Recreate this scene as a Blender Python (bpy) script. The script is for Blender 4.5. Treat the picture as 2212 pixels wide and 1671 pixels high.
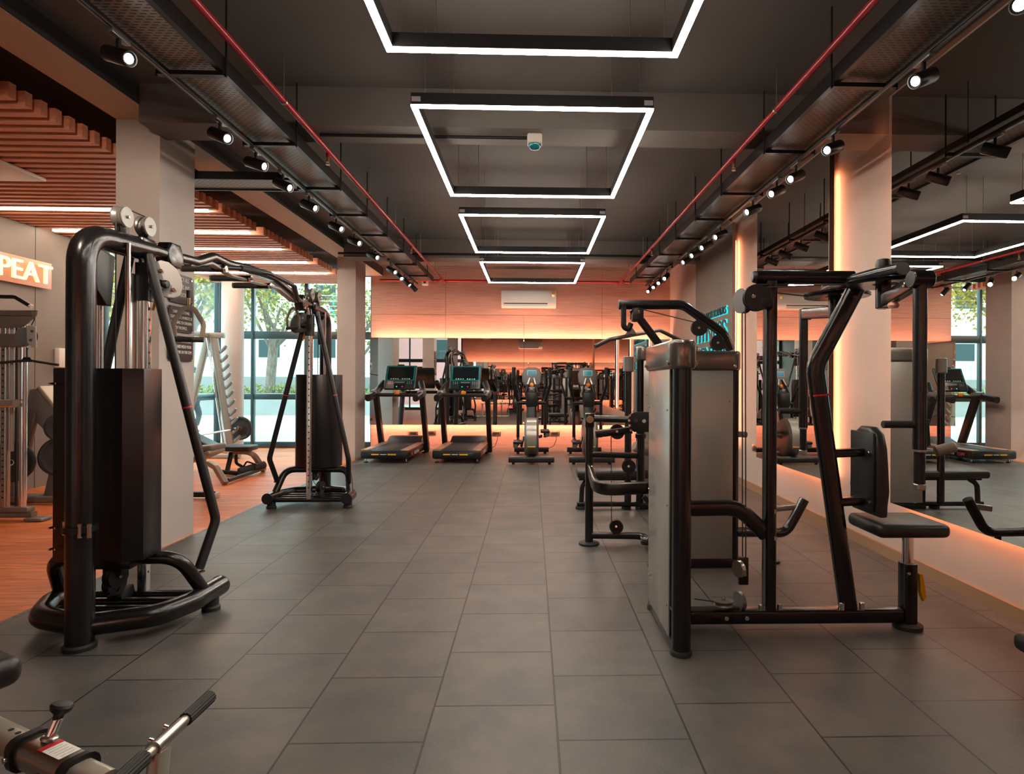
import bpy, bmesh, math, random
from mathutils import Vector, Matrix
S = bpy.context.scene
C = S.collection
for o in list(bpy.data.objects):
    bpy.data.objects.remove(o)
random.seed(7)
R = math.radians

# ------------------------------------------------------------------ camera
IMG_W, IMG_H = 2212, 1671
CH, CF, YAW, ROLL, PX, PY = 1.3468, 1321.46, 0.0287, 0.0043, 1186.63, 821.46
_c, _s, _cr, _sr = math.cos(YAW), math.sin(YAW), math.cos(ROLL), math.sin(ROLL)
_R0, FWD, _U0 = Vector((_c, -_s, 0)), Vector((_s, _c, 0)), Vector((0, 0, 1))
RGT, UP = _R0 * _cr + _U0 * _sr, _U0 * _cr - _R0 * _sr
EYE = Vector((0, 0, CH))
cam = bpy.data.cameras.new('camera')
cam.sensor_width = 36
cam.lens = CF * 36 / IMG_W
cam.shift_x = -(PX - IMG_W / 2) / IMG_W
cam.shift_y = (PY - IMG_H / 2) / IMG_W
cam.clip_start, cam.clip_end = 0.05, 300
co = bpy.data.objects.new('camera', cam)
C.objects.link(co)
m = Matrix((RGT, UP, -FWD)).transposed().to_4x4()
m.translation = EYE
co.matrix_world = m
S.camera = co

def at(x, y, X=None, Y=None, Z=None):
    """where the sight line of photo pixel (x, y) meets a plane of the place"""
    d = FWD + RGT * ((x - PX) / CF) - UP * ((y - PY) / CF)
    t = (X - EYE.x) / d.x if X is not None else (Y - EYE.y) / d.y if Y is not None else (Z - EYE.z) / d.z
    return EYE + d * t

# ------------------------------------------------------------------ world, sun, exposure
S.view_settings.view_transform = 'Standard'
S.view_settings.look = 'None'
S.view_settings.exposure = 0.0
S.view_settings.gamma = 1.0
S.view_settings.use_curve_mapping = False
w = bpy.data.worlds.new('sky')
S.world = w
w.use_nodes = True
bg = w.node_tree.nodes['Background']
bg.inputs[0].default_value = (0.62, 0.93, 1.0, 1)
bg.inputs[1].default_value = 5.0
sun = bpy.data.lights.new('sun', 'SUN')
sun.energy = 2.8
sun.color = (1, .93, .82)
sun.angle = R(1)
so = bpy.data.objects.new('sun', sun)
C.objects.link(so)
so.rotation_euler = Vector((0.76, 0.20, -0.62)).to_track_quat('-Z', 'Y').to_euler()
try:
    S.cycles.use_denoising = True
    S.cycles.max_bounces = 10
    S.cycles.glossy_bounces = 6
    S.cycles.transparent_max_bounces = 12
    S.cycles.sample_clamp_indirect = 6
    S.cycles.caustics_reflective = False
    S.cycles.caustics_refractive = False
except Exception:
    pass

LED_WHITE, LED_COVE, LED_SLAT, SPOT_W, COVE_SIDE = 63, 112, 50, 36, 58

# ------------------------------------------------------------------ materials
M = {}
def mat(name, col, rough=.5, metal=0, emit=None, strength=0, coat=0, spec=.5, var=0, scale=6, bump=0, stretch=(1, 1, 1), dark=None, ramp=(.35, .65)):
    mt = bpy.data.materials.new(name)
    mt.use_nodes = True
    nt = mt.node_tree
    b = nt.nodes['Principled BSDF']
    b.inputs['Base Color'].default_value = (*col, 1)
    b.inputs['Roughness'].default_value = rough
    b.inputs['Metallic'].default_value = metal
    b.inputs['Specular IOR Level'].default_value = spec
    if coat:
        b.inputs['Coat Weight'].default_value = coat
        b.inputs['Coat Roughness'].default_value = .12
    if emit:
        b.inputs['Emission Color'].default_value = (*emit, 1)
        b.inputs['Emission Strength'].default_value = strength
    if var or bump or dark:
        tc = nt.nodes.new('ShaderNodeTexCoord')
        mp = nt.nodes.new('ShaderNodeMapping')
        mp.inputs['Scale'].default_value = stretch
        nz = nt.nodes.new('ShaderNodeTexNoise')
        nz.inputs['Scale'].default_value = scale
        nz.inputs['Detail'].default_value = 5
        nt.links.new(tc.outputs['Object'], mp.inputs[0])
        nt.links.new(mp.outputs[0], nz.inputs['Vector'])
        if var or dark:
            rp = nt.nodes.new('ShaderNodeValToRGB')
            d = dark or tuple(c * (1 - var) for c in col)
            rp.color_ramp.elements[0].position, rp.color_ramp.elements[1].position = ramp
            rp.color_ramp.elements[0].color = (*d, 1)
            rp.color_ramp.elements[1].color = (*col, 1)
            nt.links.new(nz.outputs[0], rp.inputs[0])
            nt.links.new(rp.outputs[0], b.inputs['Base Color'])
        if bump:
            bp = nt.nodes.new('ShaderNodeBump')
            bp.inputs['Strength'].default_value = bump
            bp.inputs['Distance'].default_value = .01
            nt.links.new(nz.outputs[0], bp.inputs['Height'])
            nt.links.new(bp.outputs[0], b.inputs['Normal'])
    M[name] = mt
    return mt

mat('black_paint', (.007, .0072, .008), .24, spec=.5, coat=.12)
mat('black_satin', (.010, .010, .011), .38, spec=.4)
mat('black_plastic', (.012, .012, .0135), .42, spec=.4)
mat('shroud_black', (.009, .010, .011), .30, spec=.4)
mat('pad_vinyl', (.014, .013, .0125), .42, bump=.12, scale=60)
mat('pad_tan', (.19, .155, .12), .5)
mat('rubber', (.02, .02, .02), .7)
mat('chrome', (.78, .76, .74), .12, 1)
mat('steel', (.5, .47, .43), .28, 1)
mat('brushed_grey', (.40, .385, .35), .24, .4, spec=.6)
mat('cap_grey', (.20, .185, .165), .22, .8)
mat('plate_grey', (.42, .40, .385), .45, .1)
mat('silver_paint', (.50, .45, .38), .3, .6)
mat('beige_metal', (.31, .27, .22), .35, .3)
mat('grey_metal', (.19, .165, .14), .35, .4)
mat('gun_grey', (.22, .21, .20), .35, .5)
mat('white_plastic', (.80, .74, .68), .4)
mat('red_paint', (.42, .010, .020), .3, coat=.3)
mat('red_tape', (.6, .02, .015), .45)
mat('yellow', (.85, .47, .01), .4)
mat('orange', (.85, .26, .02), .4)
mat('pink_knob', (.72, .36, .25), .35)
mat('brass', (.55, .40, .22), .35, 1)
mat('teal_glass', (.0, .22, .25), .15, coat=.5)
mat('white_print', (.75, .73, .70), .5)
mat('red_print', (.70, .09, .07), .5)
mat('blue_print', (.02, .09, .15), .4)
mat('sticker_white', (.78, .75, .70), .45)
mat('sticker_red', (.55, .01, .02), .45)
mat('sign_black', (.02, .016, .018), .35)
mat('belt', (.022, .022, .024), .55)
mat('deck_rail', (.52, .25, .17), .4)  # orange reflection put into the base colour of the side rails
mat('console', (.012, .026, .030), .25, coat=.4)
mat('screen_dark', (.006, .012, .014), .1)
mat('screen_blue', (.01, .12, .16), .3, emit=(.02, .42, .55), strength=.28)
mat('dark_grey', (.07, .067, .065), .35, .3)
mat('console_grey', (.10, .098, .095), .42, .25)
mat('screen_cyan', (.05, .5, .8), .3, emit=(.05, .45, .85), strength=1.0)
mat('led_green', (.0, .6, .2), .3, emit=(0, 1, .35), strength=2)
mat('led_red', (.6, .0, .1), .3, emit=(1, .02, .12), strength=2)
mat('led_white', (.9, .85, .8), .4, emit=(1, .87, .73), strength=LED_WHITE)
mat('led_slat', (.9, .85, .8), .4, emit=(1, .80, .62), strength=LED_SLAT)
mat('led_cove', (.9, .6, .4), .4, emit=(1, .42, .27), strength=LED_COVE)
mat('led_side', (.9, .6, .4), .4, emit=(1, .35, .165), strength=COVE_SIDE)
mat('lamp_lens', (.9, .9, .9), .3, emit=(1, .96, .9), strength=22)
mat('neon', (.9, .75, .5), .4, emit=(1, .62, .30), strength=1.5)
mat('neon_board', (.50, .24, .15), .35, emit=(1, .36, .18), strength=.22)
mat('cyan_glow', (.02, .4, .42), .4, emit=(.03, .80, .85), strength=.85)
mat('letter_dark', (.02, .03, .04), .35)
mat('ceiling', (.125, .115, .108), .75, var=.12, scale=1.5)
mat('beam', (.155, .140, .128), .7, var=.1, scale=2)
mat('beam_tan', (.58, .40, .27), .7)
mat('dark_void', (.03, .026, .025), .8)
mat('column_paint', (.50, .45, .42), .6, var=.08, scale=2.5, bump=.04)
mat('plaster', (.50, .385, .32), .6, var=.10, scale=2, bump=.04)
mat('left_wall', (.215, .18, .15), .6, var=.1, scale=2)
mat('panel_lam', (.62, .345, .26), .5, var=.30, scale=3, stretch=(.8, 5, 22), ramp=(.3, .7))
mat('skirting', (.30, .17, .095), .5)
mat('slat_wood', (.86, .38, .23), .5, var=.2, scale=3, stretch=(1, 14, 14))
mat('window_frame', (.020, .045, .048), .35)
mat('pavement', (.50, .46, .41), .8, var=.2, scale=.7)
mat('concrete', (.36, .36, .35), .8, var=.12, scale=1.2)
mat('white_wall', (.70, .70, .68), .7)
mat('pink_wall', (.62, .27, .25), .7)
mat('bark', (.25, .19, .15), .85, var=.45, scale=6, stretch=(3, 3, .6), bump=.3)
mat('leaf_yellow', (.58, .36, .05), .6, dark=(.28, .27, .05), scale=.9)
mat('leaf_green', (.20, .24, .06), .6, dark=(.40, .30, .06), scale=.8)
mat('hedge_green', (.34, .36, .05), .7, dark=(.10, .16, .03), scale=5)
mat('teal_sign', (.0, .42, .45), .5)
mat('skin', (.45, .27, .19), .5)
mat('teal_cloth', (.02, .13, .15), .8)
mat('dark_cloth', (.03, .03, .035), .8)
mat('mirror', (.88, .85, .81), .0, 1)
mat('hole_dark', (.01, .01, .01), .8)
mat('galvanised', (.42, .40, .36), .38, .8)

def glass(name, tint):
    mt = bpy.data.materials.new(name)
    mt.use_nodes = True
    nt = mt.node_tree
    nt.nodes.remove(nt.nodes['Principled BSDF'])
    out = nt.nodes['Material Output']
    tr = nt.nodes.new('ShaderNodeBsdfTransparent')
    tr.inputs[0].default_value = (*tint, 1)
    gl = nt.nodes.new('ShaderNodeBsdfGlossy')
    gl.inputs['Roughness'].default_value = .01
    fr = nt.nodes.new('ShaderNodeFresnel')
    fr.inputs[0].default_value = 1.35
    mx = nt.nodes.new('ShaderNodeMixShader')
    ge = nt.nodes.new('ShaderNodeNewGeometry')
    sb = nt.nodes.new('ShaderNodeMath'); sb.operation = 'SUBTRACT'; sb.inputs[0].default_value = 1; sb.use_clamp = True
    ml = nt.nodes.new('ShaderNodeMath'); ml.operation = 'MULTIPLY'
    nt.links.new(ge.outputs['Backfacing'], sb.inputs[1])
    nt.links.new(sb.outputs[0], ml.inputs[0]); nt.links.new(fr.outputs[0], ml.inputs[1])
    nt.links.new(ml.outputs[0], mx.inputs[0])
    nt.links.new(tr.outputs[0], mx.inputs[1])
    nt.links.new(gl.outputs[0], mx.inputs[2])
    nt.links.new(mx.outputs[0], out.inputs[0])
    M[name] = mt
glass('window_glass', (.90, .97, .97))
glass('acrylic', (.97, .88, .82))

def node_mat(name):
    mt = bpy.data.materials.new(name)
    mt.use_nodes = True
    M[name] = mt
    return mt.node_tree, mt.node_tree.nodes['Principled BSDF']

def tile_floor():
    nt, b = node_mat('rubber_tiles')
    N, L = nt.nodes, nt.links
    tc = N.new('ShaderNodeTexCoord')
    sp = N.new('ShaderNodeSeparateXYZ')
    L.new(tc.outputs['Object'], sp.inputs[0])
    cb = N.new('ShaderNodeCombineXYZ')
    ax = N.new('ShaderNodeMath'); ax.inputs[1].default_value = -2.538 + 10
    ay = N.new('ShaderNodeMath'); ay.inputs[1].default_value = -.1038
    L.new(sp.outputs[1], ax.inputs[0]); L.new(sp.outputs[0], ay.inputs[0])
    L.new(ax.outputs[0], cb.inputs[0]); L.new(ay.outputs[0], cb.inputs[1])
    br = N.new('ShaderNodeTexBrick')
    br.offset, br.offset_frequency = .5, 2
    br.inputs['Scale'].default_value = 1
    br.inputs['Brick Width'].default_value = .5
    br.inputs['Row Height'].default_value = .5
    br.inputs['Mortar Size'].default_value = .0046
    br.inputs['Mortar Smooth'].default_value = .15
    br.inputs['Color1'].default_value = (.090, .087, .083, 1)
    br.inputs['Color2'].default_value = (.113, .108, .102, 1)
    br.inputs['Mortar'].default_value = (.014, .013, .012, 1)
    L.new(cb.outputs[0], br.inputs['Vector'])
    nz = N.new('ShaderNodeTexNoise')
    nz.inputs['Scale'].default_value = 3.2; nz.inputs['Detail'].default_value = 7
    nz.inputs['Roughness'].default_value = .62
    L.new(tc.outputs['Object'], nz.inputs['Vector'])
    rp = N.new('ShaderNodeValToRGB')
    rp.color_ramp.elements[0].position, rp.color_ramp.elements[1].position = .32, .72
    rp.color_ramp.elements[0].color = (.68, .72, .76, 1)
    rp.color_ramp.elements[1].color = (1.30, 1.18, 1.04, 1)
    L.new(nz.outputs[0], rp.inputs[0])
    mx = N.new('ShaderNodeMix'); mx.data_type = 'RGBA'; mx.blend_type = 'MULTIPLY'
    mx.inputs[0].default_value = 1
    L.new(br.outputs[0], mx.inputs[6]); L.new(rp.outputs[0], mx.inputs[7])
    # pale specks of dust
    vz = N.new('ShaderNodeTexVoronoi'); vz.inputs['Scale'].default_value = 5.5
    L.new(tc.outputs['Object'], vz.inputs['Vector'])
    lt = N.new('ShaderNodeMath'); lt.operation = 'LESS_THAN'; lt.inputs[1].default_value = .022
    L.new(vz.outputs['Distance'], lt.inputs[0])
    m2 = N.new('ShaderNodeMix'); m2.data_type = 'RGBA'
    L.new(lt.outputs[0], m2.inputs[0]); L.new(mx.outputs[2], m2.inputs[6])
    m2.inputs[7].default_value = (.20, .18, .16, 1)
    L.new(m2.outputs[2], b.inputs['Base Color'])
    b.inputs['Roughness'].default_value = .44
    b.inputs['Specular IOR Level'].default_value = .45
    fine = N.new('ShaderNodeTexNoise'); fine.inputs['Scale'].default_value = 160
    L.new(tc.outputs['Object'], fine.inputs['Vector'])
    bp = N.new('ShaderNodeBump'); bp.inputs['Strength'].default_value = .18; bp.inputs['Distance'].default_value = .004
    L.new(fine.outputs[0], bp.inputs['Height'])
    b2 = N.new('ShaderNodeBump'); b2.inputs['Strength'].default_value = .5; b2.inputs['Distance'].default_value = .006
    b2.invert = True
    L.new(br.outputs['Fac'], b2.inputs['Height']); L.new(bp.outputs[0], b2.inputs['Normal'])
    L.new(b2.outputs[0], b.inputs['Normal'])

def wood_floor():
    nt, b = node_mat('wood_floor')
    N, L = nt.nodes, nt.links
    tc = N.new('ShaderNodeTexCoord')
    br = N.new('ShaderNodeTexBrick')
    br.inputs['Scale'].default_value = 1
    br.inputs['Brick Width'].default_value = 1.2
    br.inputs['Row Height'].default_value = .12
    br.inputs['Mortar Size'].default_value = .0012
    br.inputs['Color1'].default_value = (.62, .150, .040, 1)
    br.inputs['Color2'].default_value = (.74, .215, .065, 1)
    br.inputs['Mortar'].default_value = (.12, .04, .02, 1)
    L.new(tc.outputs['Object'], br.inputs['Vector'])
    mp = N.new('ShaderNodeMapping'); mp.inputs['Scale'].default_value = (1.2, 16, 1)
    nz = N.new('ShaderNodeTexNoise'); nz.inputs['Scale'].default_value = 2.5; nz.inputs['Detail'].default_value = 6
    L.new(tc.outputs['Object'], mp.inputs[0]); L.new(mp.outputs[0], nz.inputs['Vector'])
    rp = N.new('ShaderNodeValToRGB')
    rp.color_ramp.elements[0].position, rp.color_ramp.elements[1].position = .35, .65
    rp.color_ramp.elements[0].color = (.72, .68, .64, 1); rp.color_ramp.elements[1].color = (1.2, 1.2, 1.2, 1)
    L.new(nz.outputs[0], rp.inputs[0])
    mx = N.new('ShaderNodeMix'); mx.data_type = 'RGBA'; mx.blend_type = 'MULTIPLY'; mx.inputs[0].default_value = 1
    L.new(br.outputs[0], mx.inputs[6]); L.new(rp.outputs[0], mx.inputs[7])
    L.new(mx.outputs[2], b.inputs['Base Color'])
    b.inputs['Roughness'].default_value = .40
    b.inputs['Specular IOR Level'].default_value = .3

def perforated(name, base, rot):
    nt, b = node_mat(name)
    N, L = nt.nodes, nt.links
    tc = N.new('ShaderNodeTexCoord')
    mp = N.new('ShaderNodeMapping'); mp.inputs['Rotation'].default_value = (0, 0, rot)
    br = N.new('ShaderNodeTexBrick')
    br.inputs['Scale'].default_value = 1
    br.inputs['Brick Width'].default_value = .050
    br.inputs['Row Height'].default_value = .024
    br.inputs['Mortar Size'].default_value = .0088
    br.inputs['Mortar Smooth'].default_value = .1
    br.inputs['Color1'].default_value = (0, 0, 0, 1); br.inputs['Color2'].default_value = (0, 0, 0, 1)
    br.inputs['Mortar'].default_value = (1, 1, 1, 1)
    L.new(tc.outputs['Object'], mp.inputs[0]); L.new(mp.outputs[0], br.inputs['Vector'])
    mx = N.new('ShaderNodeMix'); mx.data_type = 'RGBA'
    L.new(br.outputs[0], mx.inputs[0])
    mx.inputs[6].default_value = (.012, .012, .012, 1); mx.inputs[7].default_value = (*base, 1)
    L.new(mx.outputs[2], b.inputs['Base Color'])
    b.inputs['Roughness'].default_value = .5
    b.inputs['Metallic'].default_value = .35
tile_floor(); wood_floor()
perforated('perforated', (.38, .355, .32), 0)
perforated('perforated_shaded', (.17, .13, .10), 0)  # darker copy of perforated, the right tray's lack of light put into colour

# ------------------------------------------------------------------ mesh helpers
V = Vector
def perp(d):
    d = d.normalized()
    a = V((0, 0, 1)) if abs(d.z) < .95 else V((0, 1, 0))
    return (a - d * a.dot(d)).normalized()

def fillet(pts, rad, n=5):
    pts = [V(p) for p in pts]
    if rad <= 0 or len(pts) < 3:
        return pts
    out = [pts[0]]
    for i in range(1, len(pts) - 1):
        p, a, b = pts[i], pts[i - 1] - pts[i], pts[i + 1] - pts[i]
        la, lb = a.length, b.length
        a.normalize(); b.normalize()
        ang = a.angle(b)
        if ang > 3.1:
            out.append(p); continue
        t = min(rad / math.tan(ang / 2), la * .48, lb * .48)
        p0, p1 = p + a * t, p + b * t
        for k in range(n + 1):
            u = k / n
            out.append(p0 * (1 - u) ** 2 + p * 2 * u * (1 - u) + p1 * u * u)
    out.append(pts[-1])
    return out

class MB:
    def __init__(s):
        s.bm = bmesh.new()
    def xf(s, verts, mtx):
        bmesh.ops.transform(s.bm, matrix=mtx, verts=verts)
    def box(s, c, size, bev=0, rot=None, seg=2):
        r = bmesh.ops.create_cube(s.bm, size=1)
        vs = r['verts']
        s.xf(vs, Matrix.Diagonal((*size, 1)))
        if bev:
            es = list({e for v in vs for e in v.link_edges})
            rr = bmesh.ops.bevel(s.bm, geom=es, offset=min(bev, min(size) * .49), segments=seg, affect='EDGES', profile=.5)
            vs = list({v for f in rr['faces'] for v in f.verts} | {v for v in vs if v.is_valid})
        mt = Matrix.Translation(V(c))
        if rot is not None:
            mt = mt @ rot.to_4x4()
        s.xf(vs, mt)
        return s
    def span(s, a, b, bev=0):
        a, b = V(a), V(b)
        return s.box((a + b) / 2, [abs(x) for x in (b - a)], bev)
    def ring_sweep(s, pts, sec, up=None):
        pts = [V(p) for p in pts]
        n = len(pts)
        tang = []
        for i in range(n):
            if i == 0: t = pts[1] - pts[0]
            elif i == n - 1: t = pts[-1] - pts[-2]
            else: t = (pts[i + 1] - pts[i]).normalized() + (pts[i] - pts[i - 1]).normalized()
            tang.append(t.normalized())
        u = None
        rings = []
        for i in range(n):
            t = tang[i]
            if up is not None:
                k = V(up)
                u = k - t * k.dot(t)
                if u.length < 1e-4: u = perp(t)
                u.normalize()
            elif u is None:
                u = perp(t)
            else:
                u = u - t * u.dot(t)
                u.normalize()
            v = t.cross(u)
            rings.append([s.bm.verts.new(pts[i] + v * a + u * b) for a, b in sec])
        k = len(sec)
        for i in range(n - 1):
            for j in range(k):
                s.bm.faces.new((rings[i][j], rings[i][(j + 1) % k], rings[i + 1][(j + 1) % k], rings[i + 1][j]))
        s.bm.faces.new(list(reversed(rings[0])))
        s.bm.faces.new(rings[-1])
        return s
    def tube(s, pts, r, fil=0, n=14, nf=6):
        return s.ring_sweep(fillet(pts, fil, nf), [(r * math.cos(2 * math.pi * k / n), r * math.sin(2 * math.pi * k / n)) for k in range(n)])
    def rtube(s, pts, w, h, fil=0, rad=None, up=(0, 0, 1), nf=6):
        rad = min(w, h) * .3 if rad is None else rad
        sec = []
        for cx, cy, a0 in ((w / 2 - rad, h / 2 - rad, 0), (-w / 2 + rad, h / 2 - rad, 90), (-w / 2 + rad, -h / 2 + rad, 180), (w / 2 - rad, -h / 2 + rad, 270)):
            for k in range(4):
                a = R(a0 + 30 * k)
                sec.append((cx + rad * math.cos(a), cy + rad * math.sin(a)))
        return s.ring_sweep(fillet(pts, fil, nf), sec, up)
    def lathe(s, prof, o, axis=(0, 0, 1), n=24):
        ax = V(axis).normalized()
        u = perp(ax); v = ax.cross(u)
        o = V(o)
        rings = []
        for r, z in prof:
            if r < 1e-6:
                rings.append([s.bm.verts.new(o + ax * z)])
            else:
                rings.append([s.bm.verts.new(o + ax * z + (u * math.cos(2 * math.pi * k / n) + v * math.sin(2 * math.pi * k / n)) * r) for k in range(n)])
        for a, b in zip(rings, rings[1:]):
            for k in range(n):
                k2 = (k + 1) % n
                if len(a) == 1 and len(b) == 1: continue
                if len(a) == 1: s.bm.faces.new((a[0], b[k2], b[k]))
                elif len(b) == 1: s.bm.faces.new((a[k], a[k2], b[0]))
                else: s.bm.faces.new((a[k], a[k2], b[k2], b[k]))
        return s
    def cyl(s, p0, p1, r, n=20, bev=None):
        p0, p1 = V(p0), V(p1)
        L = (p1 - p0).length
        b = min(r, L) * .12 if bev is None else bev
        return s.lathe([(0, 0), (r - b, 0), (r, b), (r, L - b), (r - b, L), (0, L)], p0, p1 - p0, n)
    def pulley(s, c, axis, r, wd, n=28):
        h = wd / 2
        return s.lathe([(0, -h), (r, -h), (r, -h * .75), (r * .82, 0), (r, h * .75), (r, h), (0, h)], c, axis, n)
    def prism(s, poly, o, ux, uy, th, bev=0):
        ux, uy, o = V(ux).normalized(), V(uy).normalized(), V(o)
        nn = ux.cross(uy).normalized()
        a = [s.bm.verts.new(o + ux * x + uy * y - nn * th / 2) for x, y in poly]
        b = [s.bm.verts.new(o + ux * x + uy * y + nn * th / 2) for x, y in poly]
        k = len(poly)
        fs = [s.bm.faces.new(list(reversed(a))), s.bm.faces.new(b)]
        for i in range(k):
            fs.append(s.bm.faces.new((a[i], a[(i + 1) % k], b[(i + 1) % k], b[i])))
        if bev:
            es = list({e for f in fs[:2] for e in f.edges})
            bmesh.ops.bevel(s.bm, geom=es, offset=bev, segments=3, affect='EDGES', profile=.5)
        return s
    def pad(s, c, size, rot=None, bev=.025):
        return s.box(c, size, bev, rot, 4)
    def sphere(s, c, r, sc=(1, 1, 1), n=16):
        q = bmesh.ops.create_uvsphere(s.bm, u_segments=n, v_segments=n // 2 + 2, radius=r)
        s.xf(q['verts'], Matrix.Translation(V(c)) @ Matrix.Diagonal((*sc, 1)))
        return s
    def build(s, name, mt, parent=None, ang=38):
        if name in ('bolt', 'flange_bolt', 'suspension_wire'):
            todo, last = set(s.bm.verts), None
            groups = []
            while todo:
                v = todo.pop(); grp, st_ = [v], [v]
                while st_:
                    for e in st_.pop().link_edges:
                        for q in e.verts:
                            if q in todo:
                                todo.discard(q); grp.append(q); st_.append(q)
                groups.append(grp)
            if len(groups) > 1:
                for grp in groups:
                    m_ = MB()
                    mp = {q: m_.bm.verts.new(q.co) for q in grp}
                    for f in {f for q in grp for f in q.link_faces}:
                        m_.bm.faces.new([mp[q] for q in f.verts])
                    last = m_.build(name, mt, parent, ang)
                s.bm.free()
                return last
        bmesh.ops.recalc_face_normals(s.bm, faces=s.bm.faces[:])
        me = bpy.data.meshes.new(name)
        s.bm.to_mesh(me)
        s.bm.free()
        me.materials.append(M[mt])
        me.shade_smooth()
        me.set_sharp_from_angle(angle=R(ang))
        o = bpy.data.objects.new(name, me)
        C.objects.link(o)
        adopt(o, parent)
        return o

ROOTM = {}
def punch(o, mb, mt):
    """add a surface pattern (rows of holes) to an object's own mesh in a second material"""
    t_ = bpy.data.meshes.new('t')
    for f in mb.bm.faces: f.material_index = 1
    mb.bm.to_mesh(t_); mb.bm.free()
    bm = bmesh.new(); bm.from_mesh(o.data); bm.from_mesh(t_)
    o.data.materials.append(M[mt])
    bm.to_mesh(o.data); bm.free()
    bpy.data.meshes.remove(t_)
def world_of(p):
    return ROOTM.get(p.name, Matrix())
def adopt(o, parent):
    if parent is not None:
        o.parent = parent
        if parent.name in ROOTM:
            o.matrix_parent_inverse = ROOTM[parent.name].inverted()
    return o

def tag(o, label=None, cat=None, group=None, kind=None):
    if label: o['label'] = label
    if cat: o['category'] = cat
    if group: o['group'] = group
    if kind: o['kind'] = kind
    return o
def thing(name, label, cat, loc=(0, 0, 0), group=None, rotz=0):
    o = bpy.data.objects.new(name, None)
    o.empty_display_size = .1
    C.objects.link(o)
    o.location = loc
    o.rotation_euler = (0, 0, rotz)
    ROOTM[o.name] = Matrix.Translation(V(loc)) @ Matrix.Rotation(rotz, 4, 'Z')
    return tag(o, label, cat, group)
def local_thing(name, label, cat, group=None):
    """root at the origin; parts are given in its own space and it is moved afterwards"""
    return thing(name, label, cat, (0, 0, 0), group)
def dup(root, loc, rotz=0, label=None, group=None):
    r = root.copy(); C.objects.link(r)
    r.location = loc; r.rotation_euler = (0, 0, rotz)
    if label: r['label'] = label
    if group: r['group'] = group
    for ch in root.children:
        c = ch.copy(); C.objects.link(c); c.parent = r
        c.matrix_parent_inverse = ch.matrix_parent_inverse
        for g in ch.children:
            d = g.copy(); C.objects.link(d); d.parent = c
            d.matrix_parent_inverse = g.matrix_parent_inverse
    return r
def struct(o):
    o['kind'] = 'structure'
    return o

def text_mesh(name, body, size, mt, origin, right, up, parent=None, depth=.002, align='LEFT', squeeze=1.0, fit=None):
    cu = bpy.data.curves.new(name, 'FONT')
    cu.body = body
    cu.size = size
    cu.extrude = depth
    cu.align_x = align
    cu.space_line = 1.0
    tmp = bpy.data.objects.new('tmp_text', cu)
    C.objects.link(tmp)
    dg = bpy.context.evaluated_depsgraph_get()
    me = bpy.data.meshes.new_from_object(tmp.evaluated_get(dg))
    bpy.data.objects.remove(tmp)
    bpy.data.curves.remove(cu)
    if fit:
        xs_ = [v.co.x for v in me.vertices]; ys_ = [v.co.y for v in me.vertices]
        me.transform(Matrix.Diagonal((fit[0] / (max(xs_) - min(xs_)), fit[1] / (max(ys_) - min(ys_)), 1, 1)) @ Matrix.Translation((-min(xs_), -min(ys_), 0)))
    r, u = V(right).normalized(), V(up).normalized()
    n = r.cross(u)
    mx = Matrix((r * squeeze, u, n)).transposed().to_4x4()
    mx.translation = V(origin)
    me.transform(mx)
    me.materials.clear()
    me.materials.append(M[mt])
    me.name = name
    o = bpy.data.objects.new(name, me)
    C.objects.link(o)
    adopt(o, parent)
    return o

# ------------------------------------------------------------------ the room
XR, XL, XS, YB, YF, ZC = 2.75, -6.1, -2.93, 12.15, -3.75, 3.55
struct(MB().span((XS, YF, -.06), (XR + .1, YB + .1, 0)).build('floor', 'rubber_tiles'))
struct(MB().span((XL - .1, YF, -.06), (XS, YB + .2, -.0005)).build('floor.001', 'wood_floor'))
struct(MB().span((XL - .1, YF - .2, ZC), (XR + .2, YB + .2, ZC + .15)).build('ceiling', 'ceiling'))
for y0 in (4.65, 9.62, -.75):
    struct(MB().span((-2.94, y0, 3.26), (XR, y0 + .34, ZC)).build('beam', 'beam'))
lb = MB().span((-3.28, YF, 3.39), (-2.94, YB, ZC))
struct(lb.build('beam', 'beam_tan'))
struct(MB().span((-2.94, YF, 3.392), (-2.934, YB, ZC)).build('trim_5', 'dark_void'))
struct(MB().span((XL, YF, 3.50), (-3.28, YB + .1, ZC - .002)).build('ceiling', 'dark_void'))
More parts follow.
